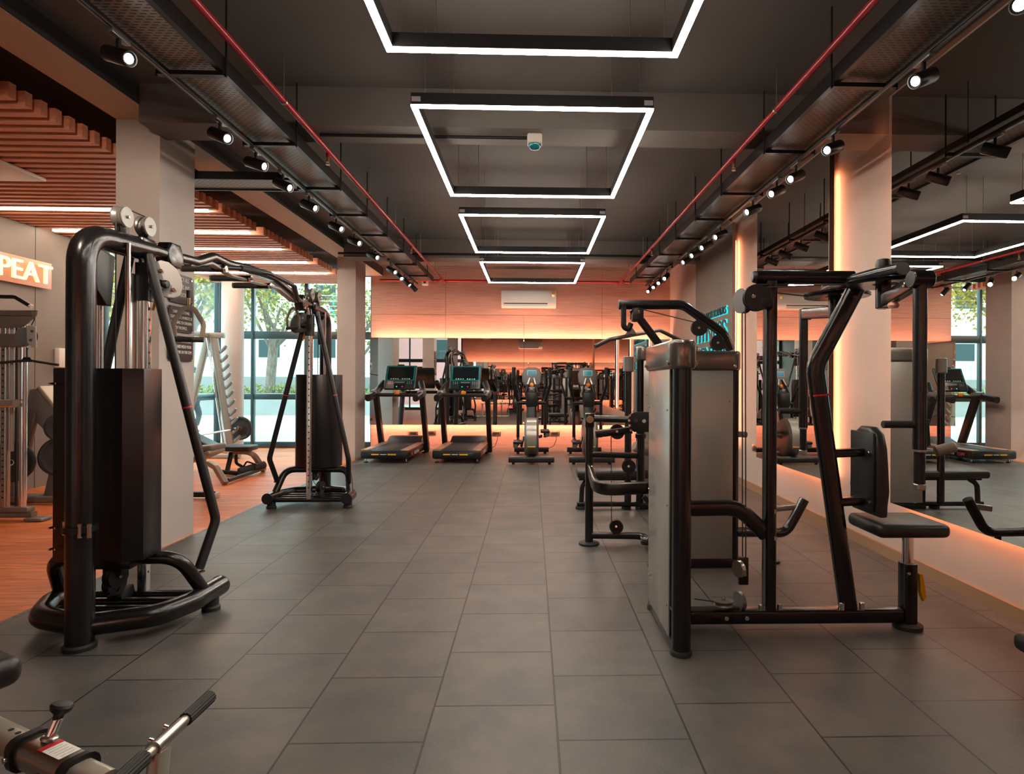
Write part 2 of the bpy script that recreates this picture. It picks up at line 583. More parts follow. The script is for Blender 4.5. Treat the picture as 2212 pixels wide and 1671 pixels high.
# walls
struct(MB().span((XR, YF, 0), (XR + .15, YB + .15, ZC)).build('wall_right', 'plaster'))
struct(MB().span((XR - .022, YF, 0), (XR, YB, .085)).build('baseboard_right', 'skirting'))
struct(MB().span((XL - .15, YF, 0), (XL, 8.85, ZC)).build('wall_left', 'left_wall'))
for yy in (7.69, 6.3):
    struct(MB().span((XL, yy - .003, 0), (XL + .002, yy + .003, 3.2)).build('trim_1', 'hole_dark'))
XB0, XB1 = -3.16, XR
def end_wall(side, y, sgn):
    """sgn is the way the wall faces along Y"""
    struct(MB().span((XB0, y, 0), (XB1, y - sgn * .15, ZC)).build('wall_' + side, 'panel_lam'))
    f = y + sgn * .03
    struct(MB().span((XB0, y, 0), (XB1, f, .455)).build('trim_2', 'panel_lam'))
    # upper cladding boards meet in fine joints
    xs = [XB0, -1.704, -.16, 1.39, XB1]
    zs = [2.185, 2.635, ZC]
    b = MB()
    for i in range(4):
        for k in range(2):
            b.span((xs[i] + .003, y, zs[k] + .003), (xs[i + 1] - .003, f, zs[k + 1] - .003))
    struct(b.build('trim_3', 'panel_lam'))
    nm = 'back' if side == 'back' else 'front'
    mr = thing('wall_mirror', {'back': 'wide wall mirror behind the treadmills, lit orange along its top and bottom edges',
                              'front': 'wide wall mirror facing the treadmills from behind the camera, seen only in reflection'}[nm], 'mirror', (0, y, .48))
    ym = y + sgn * .185
    b = MB()
    for x0, x1 in ((XB0 + .02, -.16), (-.155, XB1 - .03)):
        b.span((x0, ym, .475), (x1, ym - sgn * .006, 2.165))
    b.build('mirror_glass', 'mirror', mr)
    MB().span((XB0 + .05, y + sgn * .03, .53), (XB1 - .06, ym - sgn * .008, 2.11)).build('backing_board', 'black_plastic', mr)
    MB().span((XB0 + .06, y + sgn * .140, 2.118), (XB1 - .06, y + sgn * .170, 2.128)).build('led_strip', 'led_cove', mr)
    MB().span((XB0 + .06, y + sgn * .140, .512), (XB1 - .06, y + sgn * .170, .522)).build('led_strip', 'led_cove', mr)
end_wall('back', YB, -1)
end_wall('front', YF, 1)

# columns
def column(x0, x1, y0, y1):
    return struct(MB().span((x0, y0, 0), (x1, y1, 3.39)).build('column', 'column_paint'))
column(-3.285, -2.945, 4.92, 5.42)
column(-3.25, -2.945, 10.3, 10.9)
column(-3.285, -2.945, -.5, 0.0)
struct(MB().cyl((-5.52, 11.45, 0), (-5.52, 11.45, 3.5), .19, 40).build('column', 'column_paint'))

# glazing of the left hall
def window(n, segs, rails, verts, p0, ux, height, name_glass='glass_pane'):
    """a run of framed glass from p0 along ux"""
    p0, ux = V(p0), V(ux)
    nn = ux.cross(V((0, 0, 1)))
    rot = Matrix((ux, nn, V((0, 0, 1)))).transposed()
    b = MB()
    L = segs
    for z, h in rails:
        b.box(p0 + ux * (L / 2) + V((0, 0, z + h / 2)), (L, .07, h), .006, rot)
    for x, wd in verts:
        b.box(p0 + ux * x + V((0, 0, height / 2)), (wd, .09, height - .01), .006, rot)
    fr = struct(b.build('window_%d' % n, 'window_frame'))
    g = MB()
    g.box(p0 + ux * (L / 2) + V((0, 0, height / 2)), (L - .02, .012, height - .06), 0, rot)
    g.build(name_glass, 'window_glass', fr)
    return fr
window(1, 2.98, [(0, .12), (.95, .11), (2.14, .15), (3.38, .12)], [(.06, .12), (.62, .06), (1.66, .07), (2.3, .05), (2.95, .06)], (XL, YB + .05, 0), (1, 0, 0), 3.5)
window(2, 3.30, [(0, .12), (.95, .11), (3.38, .12)], [(.04, .10), (1.75, .07), (3.23, .16)], (XL, 8.85, 0), (0, 1, 0), 3.5)
window(3, 2.98, [(0, .12), (.95, .11), (2.14, .15), (3.38, .12)], [(.06, .12), (.62, .06), (1.66, .07), (2.95, .06)], (XL, YF, 0), (1, 0, 0), 3.5)

# slatted ceiling of the left hall
b = MB()
y = -3.5
LED_ROWS = (6.85, 7.84, 8.83, 9.82, 10.8)
while y < 12.0:
    if min(abs(y - r) for r in LED_ROWS) > .05:
        b.span((XL + .02, y - .03, 3.20), (-3.45, y + .03, 3.30))
    y += .132
struct(b.build('trim_4', 'slat_wood'))
LAB = ['nearest', 'second nearest', 'middle', 'second farthest', 'farthest']
for i, yy in enumerate(LED_ROWS):
    t = thing('linear_ceiling_light', LAB[i] + ' of the five thin white light lines between the wooden ceiling slats', 'ceiling light', (-4.7, yy, 3.2), 'light lines in the slatted ceiling')
    MB().span((XL + .1, yy - .025, 3.21), (-3.58, yy + .025, 3.29)).build('housing', 'white_plastic', t)
    MB().span((XL + .1, yy - .016, 3.188), (-3.58, yy + .016, 3.21)).build('diffuser', 'led_slat', t)

# panels and mirrors of the right wall
def side_mirror(y0, y1, label):
    t = thing('wall_mirror', label, 'mirror', (XR, (y0 + y1) / 2, .455))
    MB().span((XR - .096, y0, .455), (XR - .09, y1, 3.46)).build('mirror_glass', 'mirror', t)
    MB().span((XR - .09, y0 + .001, .458), (XR - .046, y1 - .001, 3.457)).build('backing_board', 'black_plastic', t)
    for yy in (y0 + .034, y1 - .034):
        MB().span((XR - .045, yy - .006, .50), (XR - .033, yy + .006, 3.22)).build('led_strip', 'led_side', t)
    MB().span((XR - .045, y0 + .06, .486), (XR - .033, y1 - .06, .498)).build('led_strip', 'led_side', t)
side_mirror(-1.9, 4.45, 'tall wall mirror beside the pec fly seat, reaching out of the right picture edge')
side_mirror(5.41, 7.15, 'narrow tall wall mirror between two orange lit wall strips, behind the pec fly uprights')
t = thing('sign_panel', 'tan wall panel carrying the cyan lit fitness lettering', 'wall panel', (XR, 9, .455))
MB().span((XR - .09, 8.06, .455), (XR - .046, 9.88, 3.46)).build('board', 'left_wall', t)
for yy in (8.094, 9.846):
    MB().span((XR - .045, yy - .006, .5), (XR - .033, yy + .006, 3.22)).build('led_strip', 'led_side', t)
t = thing('lettering_sign', 'dark letters reading fitness center, edged in glowing cyan, on the tan wall panel', 'sign', (XR - .07, 8.9, 1.9))
RT, ZU = (0, -1, 0), (0, 0, 1)
for body, hgt, z in (('APHERAGANDHI HOSPITALS', .105, 2.27), ('FITNESS', .25, 1.945), ('CENTER', .25, 1.61)):
    text_mesh('lettering', body, .3, 'letter_dark', (XR - .118, 9.74, z), RT, ZU, t, .006, 'LEFT', 1, (1.50, hgt))
    text_mesh('glowing_lettering', body, .3, 'cyan_glow', (XR - .102, 9.735, z - .008), RT, ZU, t, .009, 'LEFT', 1, (1.515, hgt + .012))

# ------------------------------------------------------------------ ceiling services
FR = [('rectangular white light frame cut by the top picture edge, nearest in view', 1.335),
      ('rectangular white light frame with the white motion sensor showing inside it', 3.83),
      ('rectangular white light frame third from the top, fully in view', 6.345),
      ('small rectangular white light frame closest to the wood clad wall', 8.87)]
fr = local_thing('frame_light', FR[0][0], 'ceiling light', 'rectangular light frames')
wd, ln, zl = .76, 1.87, 3.05
b = MB()
g = MB()
for z0, z1, tgt, hw in ((zl + .012, zl + .085, b, .018), (zl, zl + .012, g, .0165)):
    tgt.span((-wd, 0, z0), (wd, 2 * hw, z1)).span((-wd, ln - 2 * hw, z0), (wd, ln, z1))
    tgt.span((-wd, 2 * hw, z0), (-wd + 2 * hw, ln - 2 * hw, z1)).span((wd - 2 * hw, 2 * hw, z0), (wd, ln - 2 * hw, z1))
b.build('housing', 'black_satin', fr)
g.build('diffuser', 'led_white', fr)
for sx in (-1, 1):
    for yy in (.05, ln - .05):
        for xx in (.5, .68):
            MB().cyl((sx * xx, yy, zl + .08), (sx * xx, yy, ZC), .0022, 6).build('suspension_wire', 'steel', fr)
for sx in (-1, 1):
    MB().span((sx * (wd - .06), -.003, zl + .03), (sx * (wd - .005), .001, zl + .06)).build('corner_plate', 'plate_grey', fr)
for i, (lab, yy) in enumerate(FR):
    if i == 0:
        fr.location = (0, yy, 0)
    else:
        dup(fr, (0, yy, 0), 0, lab)

# cable trays
def tray(sx, label):
    t = thing('cable_tray', label, 'cable tray', (sx * 1.94, 6, 3.12))
    b = MB().span((sx * 1.79, -3.2, 3.125), (sx * 2.10, 11.0, 3.128))
    b.build('perforated_plate', 'perforated' if sx < 0 else 'perforated_shaded', t)
    b = MB().span((sx * 1.765, -3.2, 3.10), (sx * 1.80, 11.0, 3.19)).span((sx * 2.10, -3.2, 3.12), (sx * 2.115, 11.0, 3.17))
    b.build('side_rail', 'black_satin', t)
    ys = [.45, 1.5, 2.5, 3.55, 4.6, 5.65, 6.55, 7.45, 8.4, 9.3, 10.3]
    for yy in ys:
        MB().span((sx * 1.76, yy - .02, 3.075), (sx * 2.14, yy + .02, 3.10)).build('support_bar', 'black_satin', t)
        for xx in (1.755, 2.145):
            MB().cyl((sx * xx, yy, 3.07), (sx * xx, yy, ZC), .006, 8).build('hanger_rod', 'black_satin', t)
tray(-1, 'long perforated cable tray hung along the left side of the ceiling')
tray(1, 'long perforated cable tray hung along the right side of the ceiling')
t = thing('cable_tray', 'short perforated cable tray branching left behind the near square column', 'cable tray', (-2.7, 5.3, 3.12))
MB().span((-3.42, 5.50, 3.125), (-2.13, 5.80, 3.128)).build('perforated_plate', 'perforated', t)
MB().span((-3.42, 5.48, 3.11), (-2.13, 5.50, 3.18)).span((-3.42, 5.80, 3.11), (-2.13, 5.82, 3.18)).build('side_rail', 'black_satin', t)

# sprinkler pipes
t = thing('sprinkler_pipe', 'red sprinkler pipe running down both sides of the ceiling and across the far wall', 'pipe', (0, 6, 3.3))
for sx in (-1, 1):
    MB().tube([(sx * 1.69, -3.5, 3.235), (sx * 1.69, 11.95, 3.235)], .021).build('pipe', 'red_paint', t)
    heads = [1.2, 5.1, 8.6, 11.3]
    for yy in heads:
        MB().cyl((sx * 1.69, yy, 3.175), (sx * 1.69, yy, 3.225), .016, 12).build('socket', 'red_paint', t)
        h = MB().cyl((sx * 1.69, yy, 3.14), (sx * 1.69, yy, 3.175), .011, 12).cyl((sx * 1.69, yy, 3.117), (sx * 1.69, yy, 3.122), .018, 14)
        h.cyl((sx * 1.69 - .012, yy, 3.12), (sx * 1.69 - .012, yy, 3.145), .003, 6).cyl((sx * 1.69 + .012, yy, 3.12), (sx * 1.69 + .012, yy, 3.145), .003, 6)
        h.build('sprinkler_head', 'brass', t)
    for yy in (2.3, 4.2, 6.4, 7.6, 9.3, 10.7):
        MB().cyl((sx * 1.69, yy, 3.22), (sx * 1.69, yy, ZC), .005, 8).lathe([(.023, -.012), (.026, -.012), (.026, .012), (.023, .012)], (sx * 1.69, yy, 3.235), (0, 1, 0), 16).build('pipe_hanger', 'steel', t)
MB().tube([(-2.95, 11.95, 3.28), (2.6, 11.95, 3.28)], .022).build('pipe', 'red_paint', t)

# track lighting
def track(sx, y0, y1, label):
    t = thing('lighting_track', label, 'lighting track', (sx * 2.08, (y0 + y1) / 2, 3.04))
    MB().span((sx * 2.062, y0, 3.071), (sx * 2.098, y1, 3.100), .003).build('rail', 'black_satin', t)
    MB().span((sx * 2.074, y0, 3.0700), (sx * 2.086, y1, 3.0715)).build('conductor_slot', 'gun_grey', t)
    n = int((y1 - y0) / 1.3) + 1
    for k in range(n):
        yy = y0 + .2 + k * (y1 - y0 - .4) / max(1, n - 1)
        b = MB().cyl((sx * 2.13, yy, 3.095), (sx * 2.13, yy, 3.55), .003, 6).cyl((sx * 2.13, yy, 3.10), (sx * 2.13, yy, 3.16), .009, 10)
        b.build('suspension_wire', 'black_satin', t)
track(-1, 1.5, 8.6, 'black lighting track along the left cable tray')
track(-1, 8.9, 11.1, 'short black lighting track at the far left end, before the wood clad wall')
track(1, 1.5, 8.6, 'black lighting track along the right cable tray')
track(1, 9.1, 11.1, 'short black lighting track at the far right end, before the wood clad wall')

def spotlight(label, x, y, aim, lit, group, gain=1.0, tint=(1, .93, .84)):
    o = V((x, y, 3.0))
    a = V(aim).normalized()
    t = thing('track_spotlight', label, 'spotlight', (x, y, 3.02), group)
    MB().span((x - .017, y - .07, 3.05), (x + .017, y + .07, 3.072), .004).build('track_adapter', 'gun_grey', t)
    p = V((x, y, 2.965))
    MB().cyl((x, y, 3.05), (x, y, 2.965), .011, 10).build('arm', 'black_satin', t)
    c0, c1 = p - a * .085, p + a * .085
    MB().lathe([(0, 0), (.034, 0), (.040, .008), (.040, .165), (.037, .17), (.033, .156), (0, .156)], c0, a, 22).build('lamp_head', 'black_satin', t)
    MB().lathe([(.025, .0), (.034, .0), (.034, .006), (.025, .004)], c0 + a * .157, a, 20).build('bezel', 'black_satin', t)
    lens = MB().lathe([(0, 0), (.025, 0), (.025, .003), (0, .005)], c0 + a * .157, a, 20)
    lens.build('lens', 'lamp_lens' if lit else 'lamp_lens', t)
    li = bpy.data.lights.new('spot', 'SPOT')
    li.energy = SPOT_W * gain
    li.spot_size = R(64)
    li.spot_blend = .6
    li.color = tint
    li.shadow_soft_size = .03
    lo = bpy.data.objects.new('spot_beam', li)
    C.objects.link(lo)
    lo.location = c1 + a * .012
    lo.rotation_euler = a.to_track_quat('-Z', 'Y').to_euler()
    adopt(lo, t)
ORD = ['nearest', 'second nearest', 'third nearest', 'fourth nearest', 'fifth nearest', 'sixth nearest', 'seventh nearest', 'eighth nearest', 'ninth nearest', 'tenth nearest', 'eleventh nearest', 'twelfth nearest', 'thirteenth nearest', 'fourteenth nearest']
for i, (yy, aim) in enumerate([(3.13, (.90, -.32, -.34)), (4.13, (.86, -.40, -.40)), (4.66, (.93, -.22, -.32)), (5.16, (.88, -.30, -.40)), (5.76, (.88, -.30, -.40)), (6.55, (.84, -.38, -.40)), (7.22, (.84, -.38, -.40)), (8.05, (.84, -.38, -.40)), (9.12, (.80, -.45, -.45)), (9.65, (.6, -.6, -.55)), (10.2, (.7, -.2, -.7)), (10.75, (.7, .1, -.75))]):
    spotlight(ORD[i] + ' lit black spotlight on the left ceiling track', -2.08, yy, aim, 1, 'spotlights on the left track')
for i, (yy, aim) in enumerate([(2.55, (-.6, -.62, -.5)), (3.2, (-.84, -.36, -.42)), (4.18, (-.80, -.46, -.40)), (4.78, (-.78, -.48, -.42)), (5.16, (-.80, -.46, -.42)), (5.72, (-.88, -.30, -.38)), (6.72, (-.84, -.36, -.42)), (7.26, (-.84, -.36, -.42)), (7.72, (-.84, -.36, -.42)), (8.16, (-.84, -.36, -.42)), (9.45, (-.5, -.7, -.5)), (9.9, (-.5, -.7, -.5)), (10.32, (-.5, -.7, -.55)), (10.8, (-.5, -.7, -.55))]):
    spotlight(ORD[i] + ' lit black spotlight on the right ceiling track', 2.08, yy, aim, 1, 'spotlights on the right track')

spotlight('added unseen black spotlight outside the top left picture corner, brightening the near square column', -2.08, 2.05, (-.36, .86, -.36), 1, 'spotlights on the left track', 5.0, (1, .80, .62))  # added lamp out of view, brightens the front of the near column

# motion sensor with its conduit
t = thing('motion_sensor', 'white ceiling sensor box with a teal dome below, inside the second light frame', 'sensor', (.015, 4.78, 3.19))
MB().box((.015, 4.78, 3.2225), (.115, .115, .075), .014).build('housing', 'white_plastic', t)
MB().lathe([(.052, 0), (.05, -.012), (.045, -.022), (.03, -.036), (0, -.041)], (.015, 4.78, 3.186), (0, 0, 1), 24).build('dome', 'teal_glass', t)
tag(MB().tube([(-1.65, 4.80, 3.245), (-.045, 4.80, 3.245)], .013).build('conduit', 'black_satin'), 'thin black conduit running under the nearer cross beam to the white ceiling sensor', 'conduit')
tag(MB().tube([(-3.0, 9.55, 3.30), (2.0, 9.55, 3.30)], .018).build('conduit', 'black_satin'), 'thin black conduit crossing the ceiling before the smallest light frame', 'conduit')
t = thing('smoke_detector', 'small round smoke detector on the ceiling above the farthest light frame', 'smoke detector', (-.2, 10.5, ZC))
MB().lathe([(0, -.045), (.04, -.045), (.055, -.03), (.06, 0)], (-.2, 10.5, ZC), (0, 0, 1), 20).build('body', 'gun_grey', t)

# security camera on the far wall
t = thing('security_camera', 'small white cube security camera high on the wood clad wall at left', 'camera', (-2.1, YB, 3.25))
MB().box((-2.1, YB - .085, 3.26), (.12, .09, .12), .02).build('housing', 'white_plastic', t)
MB().cyl((-2.1, YB - .137, 3.265), (-2.1, YB - .125, 3.265), .03, 18).build('lens', 'sign_black', t)

# ------------------------------------------------------------------ air conditioners
def split_ac(y, sgn, label, x0=-.60, x1=.47):
    zc = 2.93
    t = thing('air_conditioner', label, 'air conditioner', ((x0 + x1) / 2, y, 2.77))
    prof = [(0, 2.77), (.16, 2.77), (.205, 2.82), (.215, 2.90), (.205, 3.09), (.18, 3.11), (0, 3.11)]
    b = MB()
    b.prism([(p, z - 2.77) for p, z in prof], ((x0 + x1) / 2, y + sgn * .032, 2.77), (0, sgn, 0), (0, 0, 1), x1 - x0, .008)
    b.build('body', 'white_plastic', t)
    f = y + sgn * .245
    MB().span((x0 + .05, f - sgn * .012, 2.835), (x1 - .17, f + sgn * .002, 2.852)).build('air_slot', 'hole_dark', t)
    MB().span((x0 + .05, f - sgn * .02, 2.79), (x1 - .17, f - sgn * .002, 2.833)).build('louvre', 'white_plastic', t)
    MB().cyl((x1 - .06, f - sgn * .012, 3.055), (x1 - .06, f + sgn * .001, 3.055), .030, 16).build('energy_label', 'orange', t)
    MB().span((x1 - .085, f - sgn * .012, 2.97), (x1 - .03, f + sgn * .001, 3.02)).build('rating_sticker', 'brass', t)
    return t
split_ac(YB, -1, 'white split air conditioner on the wood clad wall under the light frames')
split_ac(YF, 1, 'white split air conditioner on the wall behind the camera, seen in the mirrors')
t = thing('cassette_air_conditioner', 'white square cassette air conditioner set in the wooden slat ceiling at left', 'air conditioner', (-5.0, 5.3, 3.17))
MB().box((-4.97, 5.32, 3.18), (.95, .95, .035), .012).build('panel', 'white_plastic', t)
MB().lathe([(.18, 0), (.34, -.006), (.36, -.02), (.30, -.03), (.1, -.018), (0, -.016)], (-4.97, 5.32, 3.168), (0, 0, 1), 32).build('grille', 'white_plastic', t)
MB().box((-4.97, 5.32, 3.24), (.8, .8, .09), .01).build('housing', 'gun_grey', t)

# ------------------------------------------------------------------ small wall things
t = thing('neon_sign', 'glowing sign with orange white letters ending in peat on the grey left wall', 'sign', (XL + .06, 7.0, 2.6))
MB().span((XL + .045, 6.62, 2.46), (XL + .06, 7.87, 2.785), .004).build('backing_board', 'neon_board', t)
text_mesh('lettering', 'REPEAT', .30, 'neon', (XL + .085, 6.70, 2.515), (0, 1, 0), ZU, t, .014, 'LEFT', 1, (1.14, .225))
for yy in (6.72, 7.77):
    MB().cyl((XL, yy, 2.75), (XL + .046, yy, 2.75), .01, 10).build('spacer', 'steel', t)
t = thing('wall_control_panel', 'white wall control box with a small blue screen on the grey left wall', 'control panel', (XL, 8.2, 1.6))
MB().span((XL, 7.99, 1.485), (XL + .07, 8.40, 1.735), .012).build('box', 'white_plastic', t)
MB().span((XL + .07, 8.20, 1.67), (XL + .073, 8.33, 1.71)).build('screen', 'screen_cyan', t)
MB().span((XL + .07, 8.20, 1.54), (XL + .073, 8.34, 1.64)).build('keypad', 'plate_grey', t)
t = thing('wall_button', 'small round white wall knob under the control box', 'knob', (XL, 8.12, 1.27))
MB().cyl((XL, 8.13, 1.27), (XL + .06, 8.13, 1.27), .03, 16).build('knob', 'white_plastic', t)
MB().cyl((XL + .06, 8.13, 1.27), (XL + .063, 8.13, 1.27), .010, 10).build('centre_pin', 'hole_dark', t)

def notice(y0, y1, z0, z1, lines, size, label):
    x = -2.945
    t = thing('notice_board', label, 'sign', (x, (y0 + y1) / 2, z0), 'black notices on the near column')
    c = .018
    poly = [(c, 0), (y1 - y0 - c, 0), (y1 - y0 - c, c), (y1 - y0, c), (y1 - y0, z1 - z0 - c), (y1 - y0 - c, z1 - z0 - c), (y1 - y0 - c, z1 - z0), (c, z1 - z0), (c, z1 - z0 - c), (0, z1 - z0 - c), (0, c), (c, c)]
    MB().prism(poly, (x + .012, y0, z0), (0, 1, 0), (0, 0, 1), .012).build('board', 'sign_black', t)
    for i, ln_ in enumerate(lines):
        text_mesh('lettering', ln_, size, 'white_print', (x + .0195, (y0 + y1) / 2, z1 - .055 - i * size * 1.28), (0, 1, 0), ZU, t, .001, 'CENTER', .72)
    b = MB()
    for yy in (y0 + .028, y1 - .028):
        for zz in (z0 + .028, z1 - .028):
            b.cyl((x + .012, yy, zz), (x + .024, yy, zz), .008, 10)
    b.build('corner_stud', 'chrome', t)
notice(5.02, 5.37, 1.975, 2.215, ['RE-RACK ALL', 'WEIGHTS AND', 'ACCESSORIES'], .05, 'topmost of the three black notices on the side of the near column')
notice(5.02, 5.37, 1.735, 1.945, ['CARRY YOUR TOWEL.', 'YOUR SWEAT, HONESTLY, IS', 'DISTURBING TO CHILDREN', 'OF THE SPACE.'], .034, 'middle of the three black notices on the side of the near column')
notice(5.02, 5.37, 1.495, 1.705, ["WE KNOW YOU'RE BUSY,", 'BUT PLEASE HOLD YOUR', 'CALLS WHILE IN THE GYM.'], .036, 'lowest of the three black notices on the side of the near column')

def outlet(p, n, label, cord=None):
    p, n = V(p), V(n)
    t = thing('wall_outlet', label, 'outlet', p, 'wall outlets')
    u = V((0, 0, 1)).cross(n)
    rot = Matrix((u, n, V((0, 0, 1)))).transposed()
    MB().box(p + n * .006, (.19, .016, .085), .004, rot).build('face_plate', 'brass', t)
    MB().box(p + n * .012, (.12, .016, .05), .003, rot).build('socket_insert', 'sign_black', t)
    if cord:
        o = MB().tube([p + n * .03 + u * .03, p + n * .05 + u * .03 - V((0, 0, .12))] + [V(q) for q in cord], .006, .04, 8).build('power_cord', 'rubber', t)
YW = YB - .03
outlet((-2.33, YW, .30), (0, -1, 0), 'low wall outlet behind the left treadmill')
outlet((-1.98, YW, .31), (0, -1, 0), 'low wall outlet between the two treadmills')
outlet((-.70, YW, .30), (0, -1, 0), 'low wall outlet with a cord, right of the right treadmill', [(-.72, YW - .06, .05), (-.80, YW - .1, .012)])
outlet((.46, YW, .30), (0, -1, 0), 'low wall outlet with a cord, right of the single elliptical trainer', [(.44, YW - .06, .06), (.34, YW - .1, .012)])
outlet((XR, 7.42, .53), (-1, 0, 0), 'small dark outlet on the right wall strip beside the narrow mirror')


# ------------------------------------------------------------------ cable crossover
def mirror2(sg, pts):
    return [(sg * p[0], sg * p[1], p[2]) for p in pts]
XO = thing('cable_crossover_machine', 'big black two tower cable crossover with chrome columns and an overhead pull up bar', 'gym machine', (-2.29, 5.05, 0), None, .0207)
XM = ROOTM[XO.name]
def W(p):
    return XM @ V(p)
def xo(name, mb, mt):
    bmesh.ops.transform(mb.bm, matrix=XM, verts=mb.bm.verts[:])
    return mb.build(name, mt, XO)
def sub(parent, name, mb, mt):
    bmesh.ops.transform(mb.bm, matrix=XM, verts=mb.bm.verts[:])
    return mb.build(name, mt, parent)
for sg in (-1, 1):
    P = lambda *p: (sg * p[0], sg * p[1], p[2])
    # y counts outwards from the middle of the machine
    po = xo('post', MB().tube([P(0, 1.93, .02), P(0, 1.93, 2.07), P(0, 1.40, 2.10)], .063, .17, 24, 10), 'black_paint')
    sub(po, 'end_cap', MB().lathe([(0, 0), (.072, 0), (.074, .02), (.066, .03), (0, .03)], P(0, 1.93, 0), (0, 0, 1), 28), 'rubber')
    ring = MB().lathe([(.063, -.015), (.075, -.015), (.075, .015), (.063, .015)], P(0, 1.93, .60), (0, 0, 1), 28)
    ring = xo('clamp_ring', ring, 'black_satin')
    b = MB()
    for dx in (-.085, -.04, .075):
        b.cyl(P(dx, 1.99 if dx < .05 else 1.93, .565), P(dx, 1.99 if dx < .05 else 1.93, .635), .010, 8)
    sub(ring, 'bolt', b, 'chrome')
    base = [(.405, 1.34, .115), (.385, 1.60, .112), (.30, 1.79, .108), (0, 1.905, .105), (-.30, 1.79, .108), (-.385, 1.60, .112), (-.405, 1.34, .115)]
    xo('base_tube', MB().tube(mirror2(sg, base), .056, .16, 20, 8), 'black_paint')
    for dx in (-.40, .40):
        xo('tube_plug', MB().cyl(P(dx, 1.345, .115), P(dx, 1.33, .115), .057, 20), 'black_plastic')
        xo('foot', MB().lathe([(0, 0), (.05, 0), (.05, .02), (.042, .03), (.042, .08), (0, .08)], P(dx * .985, 1.43, 0), (0, 0, 1), 22), 'rubber')
    for yy in (1.42, 1.54, 1.66):
        xo('cross_tube', MB().tube([P(-.37, yy, .09), P(.37, yy, .09)], .026), 'black_paint')
    arch = xo('arch_tube', MB().tube(mirror2(sg, [(.395, 1.50, .12), (.335, 1.66, .375), (-.335, 1.66, .375), (-.395, 1.50, .12)]), .036, .13, 16, 8), 'black_paint')
    b = MB()
    for dx in (-.37, .37):
        b.cyl(P(dx * 1.0, 1.56, .25), P(dx * 1.10, 1.53, .26), .009, 8)
    sub(arch, 'bolt', b, 'chrome')
    for dx in (-1, 1):
        br = xo('brace', MB().tube(mirror2(sg, [(dx * .05, 1.47, 2.06), (dx * .405, 1.40, .52), (dx * .375, 1.53, .27)]), .026, .10, 14, 7), 'black_satin')
        sub(br, 'red_tape', MB().cyl(P(dx * .2515, 1.4305, 1.186), P(dx * .2538, 1.4298, 1.176), .0275, 14, 0), 'red_tape')
    # weight stack shroud, folded sheet
    sh = [(-.228, 1.80), (-.228, 1.64), (-.20, 1.60), (-.09, 1.55), (.09, 1.55), (.20, 1.60), (.228, 1.64), (.228, 1.80), (.14, 1.835), (.05, 1.80), (-.05, 1.80), (-.14, 1.835)]
    b = MB()
    b.prism([(sg * x, sg * y) for x, y in sh], (0, 0, .90), (1, 0, 0), (0, 1, 0), 1.0, .004)
    s1 = xo('weight_stack_cover', b, 'shroud_black')
    b = MB()
    for zz in (.47, .58, 1.32):
        for q in (0, 1):
            b.cyl(P(.21 - q * .03, 1.82 - .0 + q * .008, zz), P(.216 - q * .03, 1.845, zz), .006, 8)
    sub(s1, 'bolt', b, 'chrome')
    xo('stack_bracket', MB().box(P(0, 1.72, .37), (.30, .12, .05), .008), 'black_satin')
    for dx in (-.07, .07):
        xo('guide_rod', MB().cyl(P(dx, 1.68, .38), P(dx, 1.68, 2.08), .0125, 14), 'chrome')
    colm = xo('adjustment_column', MB().rtube([P(0, 1.41, .10), P(0, 1.41, 2.08)], .052, .052, 0, .009, (0, 1, 0)), 'chrome')
    b = MB()
    for k in range(28):
        zz = .22 + k * .064
        for ax in (-1, 1):
            b.cyl(P(ax * .0255, 1.41, zz), P(ax * .0268, 1.41, zz), .0075, 8, 0)
        b.cyl(P(0, 1.3850, zz), P(0, 1.3832, zz), .0075, 8, 0)
    bmesh.ops.transform(b.bm, matrix=XM, verts=b.bm.verts[:])
    punch(colm, b, 'hole_dark')
    xo('column_shield', MB().box(P(.03, 1.47, 1.2), (.006, .06, 1.5), .002), 'steel') if sg < 0 else None
    # sliding pulley carriage
    cr = xo('carriage', MB().rtube([P(0, 1.41, 1.80), P(0, 1.41, 2.02)], .078, .078, 0, .012, (0, 1, 0)), 'black_satin')
    sub(cr, 'pull_pin', MB().cyl(P(-.04, 1.41, 1.90), P(-.11, 1.41, 1.90), .010, 12).lathe([(0, 0), (.02, .0), (.026, .014), (.022, .03), (0, .034)], P(-.10, 1.41, 1.90), P(-1, 0, 0), 18), 'black_plastic')
    sub(cr, 'tag_ribbon', MB().box(P(-.055, 1.40, 1.80), (.016, .004, .11), .001, Matrix.Rotation(.3, 3, 'Y')), 'orange')
    # kidney shaped swivel cheeks
    kid = [(-.055, .095), (-.02, .112), (.02, .105), (.06, .07), (.085, .02), (.092, -.04), (.080, -.085), (.05, -.104), (.01, -.10), (-.06, -.085), (-.07, -.06), (-.02, -.058), (.005, -.035), (-.005, -.005), (-.045, .005), (-.07, .04), (-.072, .07)]
    ux = P(-.86, -.50, 0)
    nn = V(ux).cross(V((0, 0, 1)))
    for k in (-1, 1):
        ck = xo('swivel_cheek', MB().prism(kid, V(P(-.085, 1.365, 1.93)) + nn * (k * .024), ux, (0, 0, 1), .006, .001), 'plate_grey' if sg < 0 else 'black_satin')
        b = MB()
        for a_, z_ in ((-.02, .05), (.045, -.055)):
            c_ = V(P(-.085, 1.365, 1.93)) + V(ux).normalized() * a_ + V((0, 0, z_)) + nn * (k * .027)
            b.cyl(c_, c_ + nn * (k * .010), .011, 14)
        sub(ck, 'bolt', b, 'chrome')
    xo('pulley', MB().pulley(V(P(-.085, 1.365, 1.93)) + V(ux).normalized() * .0 + V((0, 0, .03)), nn, .058, .026), 'black_plastic')
